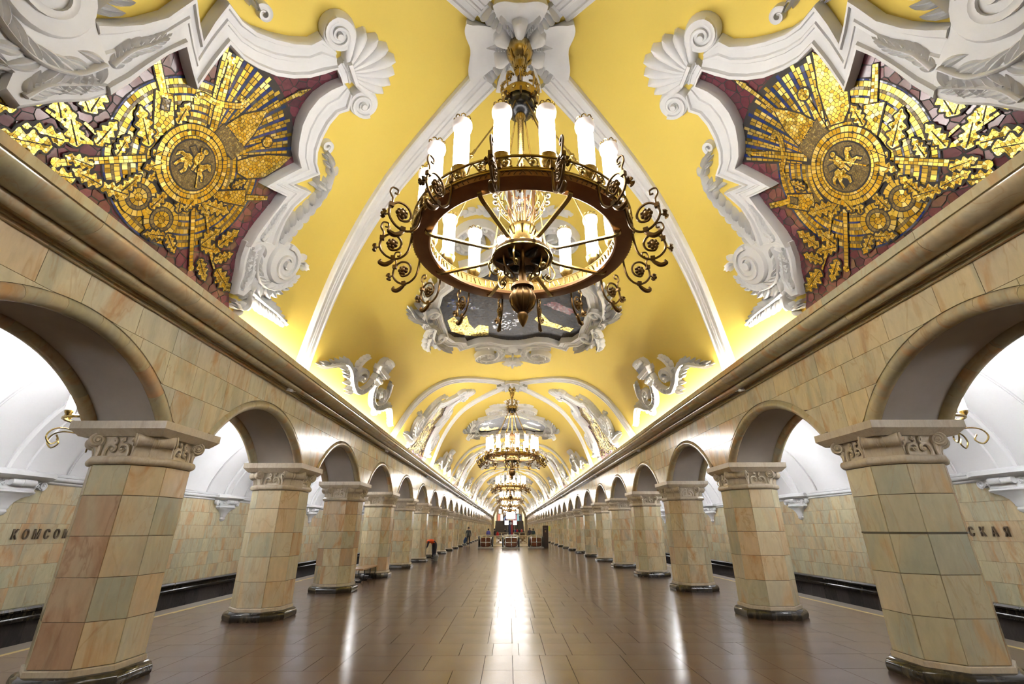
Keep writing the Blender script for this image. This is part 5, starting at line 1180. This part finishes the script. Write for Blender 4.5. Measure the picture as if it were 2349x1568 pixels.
# bench between two columns
t = thing('wooden_bench', 'backless wooden bench on black loop legs between two columns', 'bench', (-5.62, 19.6, 0)); M_BW = varied('bench_wood', (.42, .24, .09), (.34, .18, .06), .3, 0, 5)
for k in range(3): b = MB(); b.box(-.27 + .18 * k + .004, -.09 + .18 * k - .004, -1.15, 1.15, .42, .465); b.build('seat_plank', M_BW, t, 0)
for y in (-.75, .0, .75):
    b = MB(); b.tube([(x_, y, z) for x_, z in [(-.2, .41)] + [tuple(p) for p in cr([(-.2, .41), (-.21, .25), (-.16, .08), (0, .02), (.16, .08), (.21, .25), (.2, .41)], 4)]], .018, 8); b.box(-.24, .24, y - .02, y + .02, .40, .42); b.box(-.12, .12, y - .03, y + .03, 0, .03); b.build('loop_leg', M_BLKMET, t, 50)
def bucket(x, y, col, label, r=.15, h=.28, name='bucket'):
    t = thing(name, label, 'bucket', (x, y, 0)); b = MB(); b.lathe([(r * .75, 0), (r, h), (r * 1.06, h + .01), (r * 1.06, h - .02), (r * .95, h - .01), (r * .72, .02)], 20); b.build('pail', col, t, 40)
    b = MB(); b.tube([(r * cos(a), 0, h + .12 * sin(a)) for a in np.linspace(0, pi, 12)], .006, 5); b.build('handle', M_STEEL, t, 50)
bucket(-4.52, 30.6, plain('grey_pail', (.16, .17, .15), .4), 'grey pail on the floor next to the bending cleaner')
bucket(-5.2, 83.0, plain('blue_pail', (.005, .04, .45), .4), 'blue bucket on the floor by the distant columns', .33, .55)

# ------------------------------------------------------------------ people
SK = {'pelvis': (0, 0, .97, .145), 'spine': (0, 0, 1.16, .135), 'chest': (0, .01, 1.36, .15), 'neck': (0, .0, 1.51, .058), 'head': (0, -.015, 1.63, .092), 'top': (0, -.005, 1.71, .075),
      'shL': (-.185, .01, 1.42, .07), 'elL': (-.245, .03, 1.13, .05), 'wrL': (-.25, -.05, .90, .036), 'haL': (-.245, -.08, .81, .042), 'shR': (.185, .01, 1.42, .07), 'elR': (.245, .03, 1.13, .05), 'wrR': (.25, -.05, .90, .036), 'haR': (.245, -.08, .81, .042),
      'hiL': (-.095, 0, .92, .105), 'knL': (-.10, -.01, .51, .07), 'anL': (-.10, .02, .10, .048), 'toL': (-.11, -.13, .045, .043), 'hiR': (.095, 0, .92, .105), 'knR': (.10, -.01, .51, .07), 'anR': (.10, .02, .10, .048), 'toR': (.11, -.13, .045, .043)}
BONES = [('pelvis', 'spine', 1), ('spine', 'chest', 1), ('chest', 'neck', 1), ('neck', 'head', 2), ('head', 'top', 2), ('chest', 'shL', 1), ('shL', 'elL', 4), ('elL', 'wrL', 4), ('wrL', 'haL', 2), ('chest', 'shR', 1), ('shR', 'elR', 4), ('elR', 'wrR', 4), ('wrR', 'haR', 2),
         ('pelvis', 'hiL', 0), ('hiL', 'knL', 0), ('knL', 'anL', 0), ('anL', 'toL', 3), ('pelvis', 'hiR', 0), ('hiR', 'knR', 0), ('knR', 'anR', 0), ('anR', 'toR', 3)]
def body_mesh(over={}, fat=1.0):
    J = {k: v for k, v in SK.items()}; J.update(over); names = list(J); me = bpy.data.meshes.new('body'); me.from_pydata([J[n][:3] for n in names], [(names.index(a), names.index(b)) for a, b, _ in BONES], [])
    o = bpy.data.objects.new('tmp', me); COL.objects.link(o); sk = o.modifiers.new('skin', 'SKIN'); ss_ = o.modifiers.new('sub', 'SUBSURF'); ss_.levels = 1; ss_.render_levels = 1
    for i, n in enumerate(names): r_ = J[n][3] * (fat if n in ('pelvis', 'spine', 'chest') else 1); me.skin_vertices[0].data[i].radius = (r_, r_); me.skin_vertices[0].data[i].use_root = n == 'pelvis'
    dg = bpy.context.evaluated_depsgraph_get(); out = bpy.data.meshes.new_from_object(o.evaluated_get(dg)); bpy.data.objects.remove(o)
    seg = [(np.array(J[a][:3]), np.array(J[b][:3]), J[a][3], J[b][3], m_) for a, b, m_ in BONES]; mi = []
    for p in out.polygons:
        c = np.array(p.center); best = None
        for a, b, ra, rb_, m_ in seg:
            d = b - a; u = min(max(float((c - a) @ d) / float(d @ d), 0), 1); dist = np.linalg.norm(c - a - d * u) / (ra + (rb_ - ra) * u)
            if best is None or dist < best[0]: best = (dist, m_)
        mi.append(best[1])
    out['mi'] = 0; out.polygons.foreach_set('use_smooth', [True] * len(out.polygons)); return out, mi, J
MSKIN = plain('skin', (.45, .26, .18), .5); MSHOE = plain('shoe_black', (.012, .011, .012), .4)
def mcol(c, n='cloth'): return plain(n, c, .8)
def hair(J, hat=None):
    b = MB(); h = J['head']; tp = J['top']; v = Vector(tp[:3]) - Vector(h[:3]); c = Vector(h[:3]) + v * .55 + Vector((0, .02, 0)); b.ball(tuple(c), .108, 12, 8); return b
def person(label, loc, rz, trousers, jacket, sleeves=None, over={}, fat=1.0, hairc=(.02, .015, .012), scale=1.0, cache=None):
    me, mi, J = body_mesh(over, fat); me.materials.clear()
    for m_ in (mcol(trousers), mcol(jacket), MSKIN, MSHOE, mcol(sleeves or jacket)): me.materials.append(m_)
    me.polygons.foreach_set('material_index', mi)
    t = thing('person', label, 'person', loc, rz); t.scale = (scale,) * 3; obj('body', me, t); hair(J).build('hair', mcol(hairc, 'hair'), t, 60); return t
BEND = {'pelvis': (0, .06, .98, .155), 'spine': (0, -.14, 1.12, .15), 'chest': (0, -.36, 1.08, .155), 'neck': (0, -.54, .98, .06), 'head': (0, -.64, .91, .092), 'top': (0, -.70, .86, .075), 'shL': (-.18, -.42, 1.05, .07), 'elL': (-.22, -.50, .78, .05), 'wrL': (-.16, -.62, .58, .036), 'haL': (-.14, -.66, .50, .042), 'shR': (.18, -.42, 1.05, .07), 'elR': (.22, -.50, .78, .05), 'wrR': (.16, -.62, .58, .036), 'haR': (.14, -.66, .50, .042), 'hiL': (-.10, .05, .92, .14), 'hiR': (.10, .05, .92, .14), 'knL': (-.12, .03, .51, .105), 'knR': (.12, .03, .51, .105), 'anL': (-.12, .03, .11, .08), 'anR': (.12, .03, .11, .08)}
person('bending cleaner in an orange vest and dark blue work trousers', (-4.86, 31.9, 0), radians(-62), (.008, .009, .02), (.80, .10, .012), (.012, .012, .018), BEND)
WALK = {'knL': (-.10, -.14, .53, .07), 'anL': (-.10, -.16, .12, .048), 'toL': (-.11, -.32, .07, .043), 'knR': (.10, .02, .50, .07), 'anR': (.10, .22, .13, .048), 'toR': (.11, .10, .05, .043), 'elL': (-.26, .08, 1.13, .05), 'wrL': (-.27, .08, .90, .036), 'haL': (-.27, .06, .81, .042), 'wrR': (.25, -.10, .92, .036), 'haR': (.25, -.14, .84, .042)}
t = person('walking man in a dark grey jacket carrying a blue cloth', (-4.62, 55.6, 0), 0, (.008, .008, .010), (.055, .062, .068), None, WALK, 1.05, scale=1.09)
b = MB(); rr = R.random
b.loft([[(-.30 + .16 * cos(2 * pi * k / 12) * f - .10 * g, .05 + .05 * sin(2 * pi * k / 12) * f, .88 - .62 * g + .04 * sin(5 * k)) for k in range(12)] for f, g in ((.25, 0), (.8, .2), (1.2, .45), (1.1, .7), (.6, 1.0))])
o = tag(b.build('blue_cloth', plain('blue_cloth', (.012, .05, .17), .7), None, 50), 'blue folded cloth bag in the walking man\'s hand', 'bag'); o.location = (-4.62, 55.55, .03)
person('person in a purple-blue jacket leaning at the balustrade', (-2.72, 63.0, 0), pi, (.02, .02, .03), (.075, .075, .34), None, {}, 1.25, (.012, .010, .010))
person('person in a black coat with a red bag at the balustrade', (-1.95, 63.4, 0), pi * .6, (.02, .02, .03), (.012, .011, .014), None, {}, 1.1, (.04, .04, .05))
b = MB(); b.loft([[(.20 * cos(2 * pi * k / 14) * f, .10 * sin(2 * pi * k / 14) * f, z) for k in range(14)] for f, z in ((.7, .82), (1, .90), (1.0, 1.1), (.6, 1.3), (.1, 1.42))]); o = tag(b.build('red_bag', plain('red_bag', (.55, .01, .012), .6), None, 50), 'bright red shoulder bag on the person in black', 'bag'); o.location = (-1.585, 63.3, 0)
person('taller of two people in dark jackets standing past the balustrade', (2.55, 65.5, 0), pi, (.012, .012, .016), (.018, .016, .028), None, {}, 1.2, scale=1.03)
person('person in a dark teal jacket beside the taller companion', (3.05, 66.2, 0), pi * .9, (.012, .012, .016), (.010, .028, .034), None, {}, 1.25)
FAR = [(.95, 128, 0, (.015, .015, .018), 'seated-looking crowd member in black by the stair foot'), (1.45, 129, 0, (.01, .06, .28), 'person in a bright blue jacket near the stair foot'), (1.95, 128, 0, (.40, .012, .025), 'person in a bright red jacket near the stair foot'), (2.55, 130, 0, (.012, .014, .014), 'person in dark green-black near the stair foot'), (3.15, 129, 0, (.48, .08, .07), 'person in a salmon jacket near the stair foot'), (-1.15, 129, 0, (.012, .012, .016), 'person in black standing alone before the stairs'),
       (-1.1, Y1 + 6.4, 2.97, (.16, .012, .03), 'person in dark red climbing the upper stairs'), (-1.6, Y1 + 5.4, 2.48, (.02, .022, .035), 'person in dark blue climbing below the dark red one'), (2.3, Y1 + 4.4, 1.99, (.26, .015, .035), 'person in crimson coming down the middle of the stairs'), (-1.7, Y1 + 9.5, RISE, (.010, .014, .03), 'person in navy at the head of the stairs'), (3.2, Y1 + 9.5, RISE, (.012, .014, .022), 'person in black at the head of the stairs')]
base_mi = None
for x, y, z, c, lab in FAR: person(lab.replace('seated-looking crowd member', 'bulky person'), (x, y, z), 0 if R.random() < .5 else pi, (.012, .012, .016), c, None, {}, 1.2)
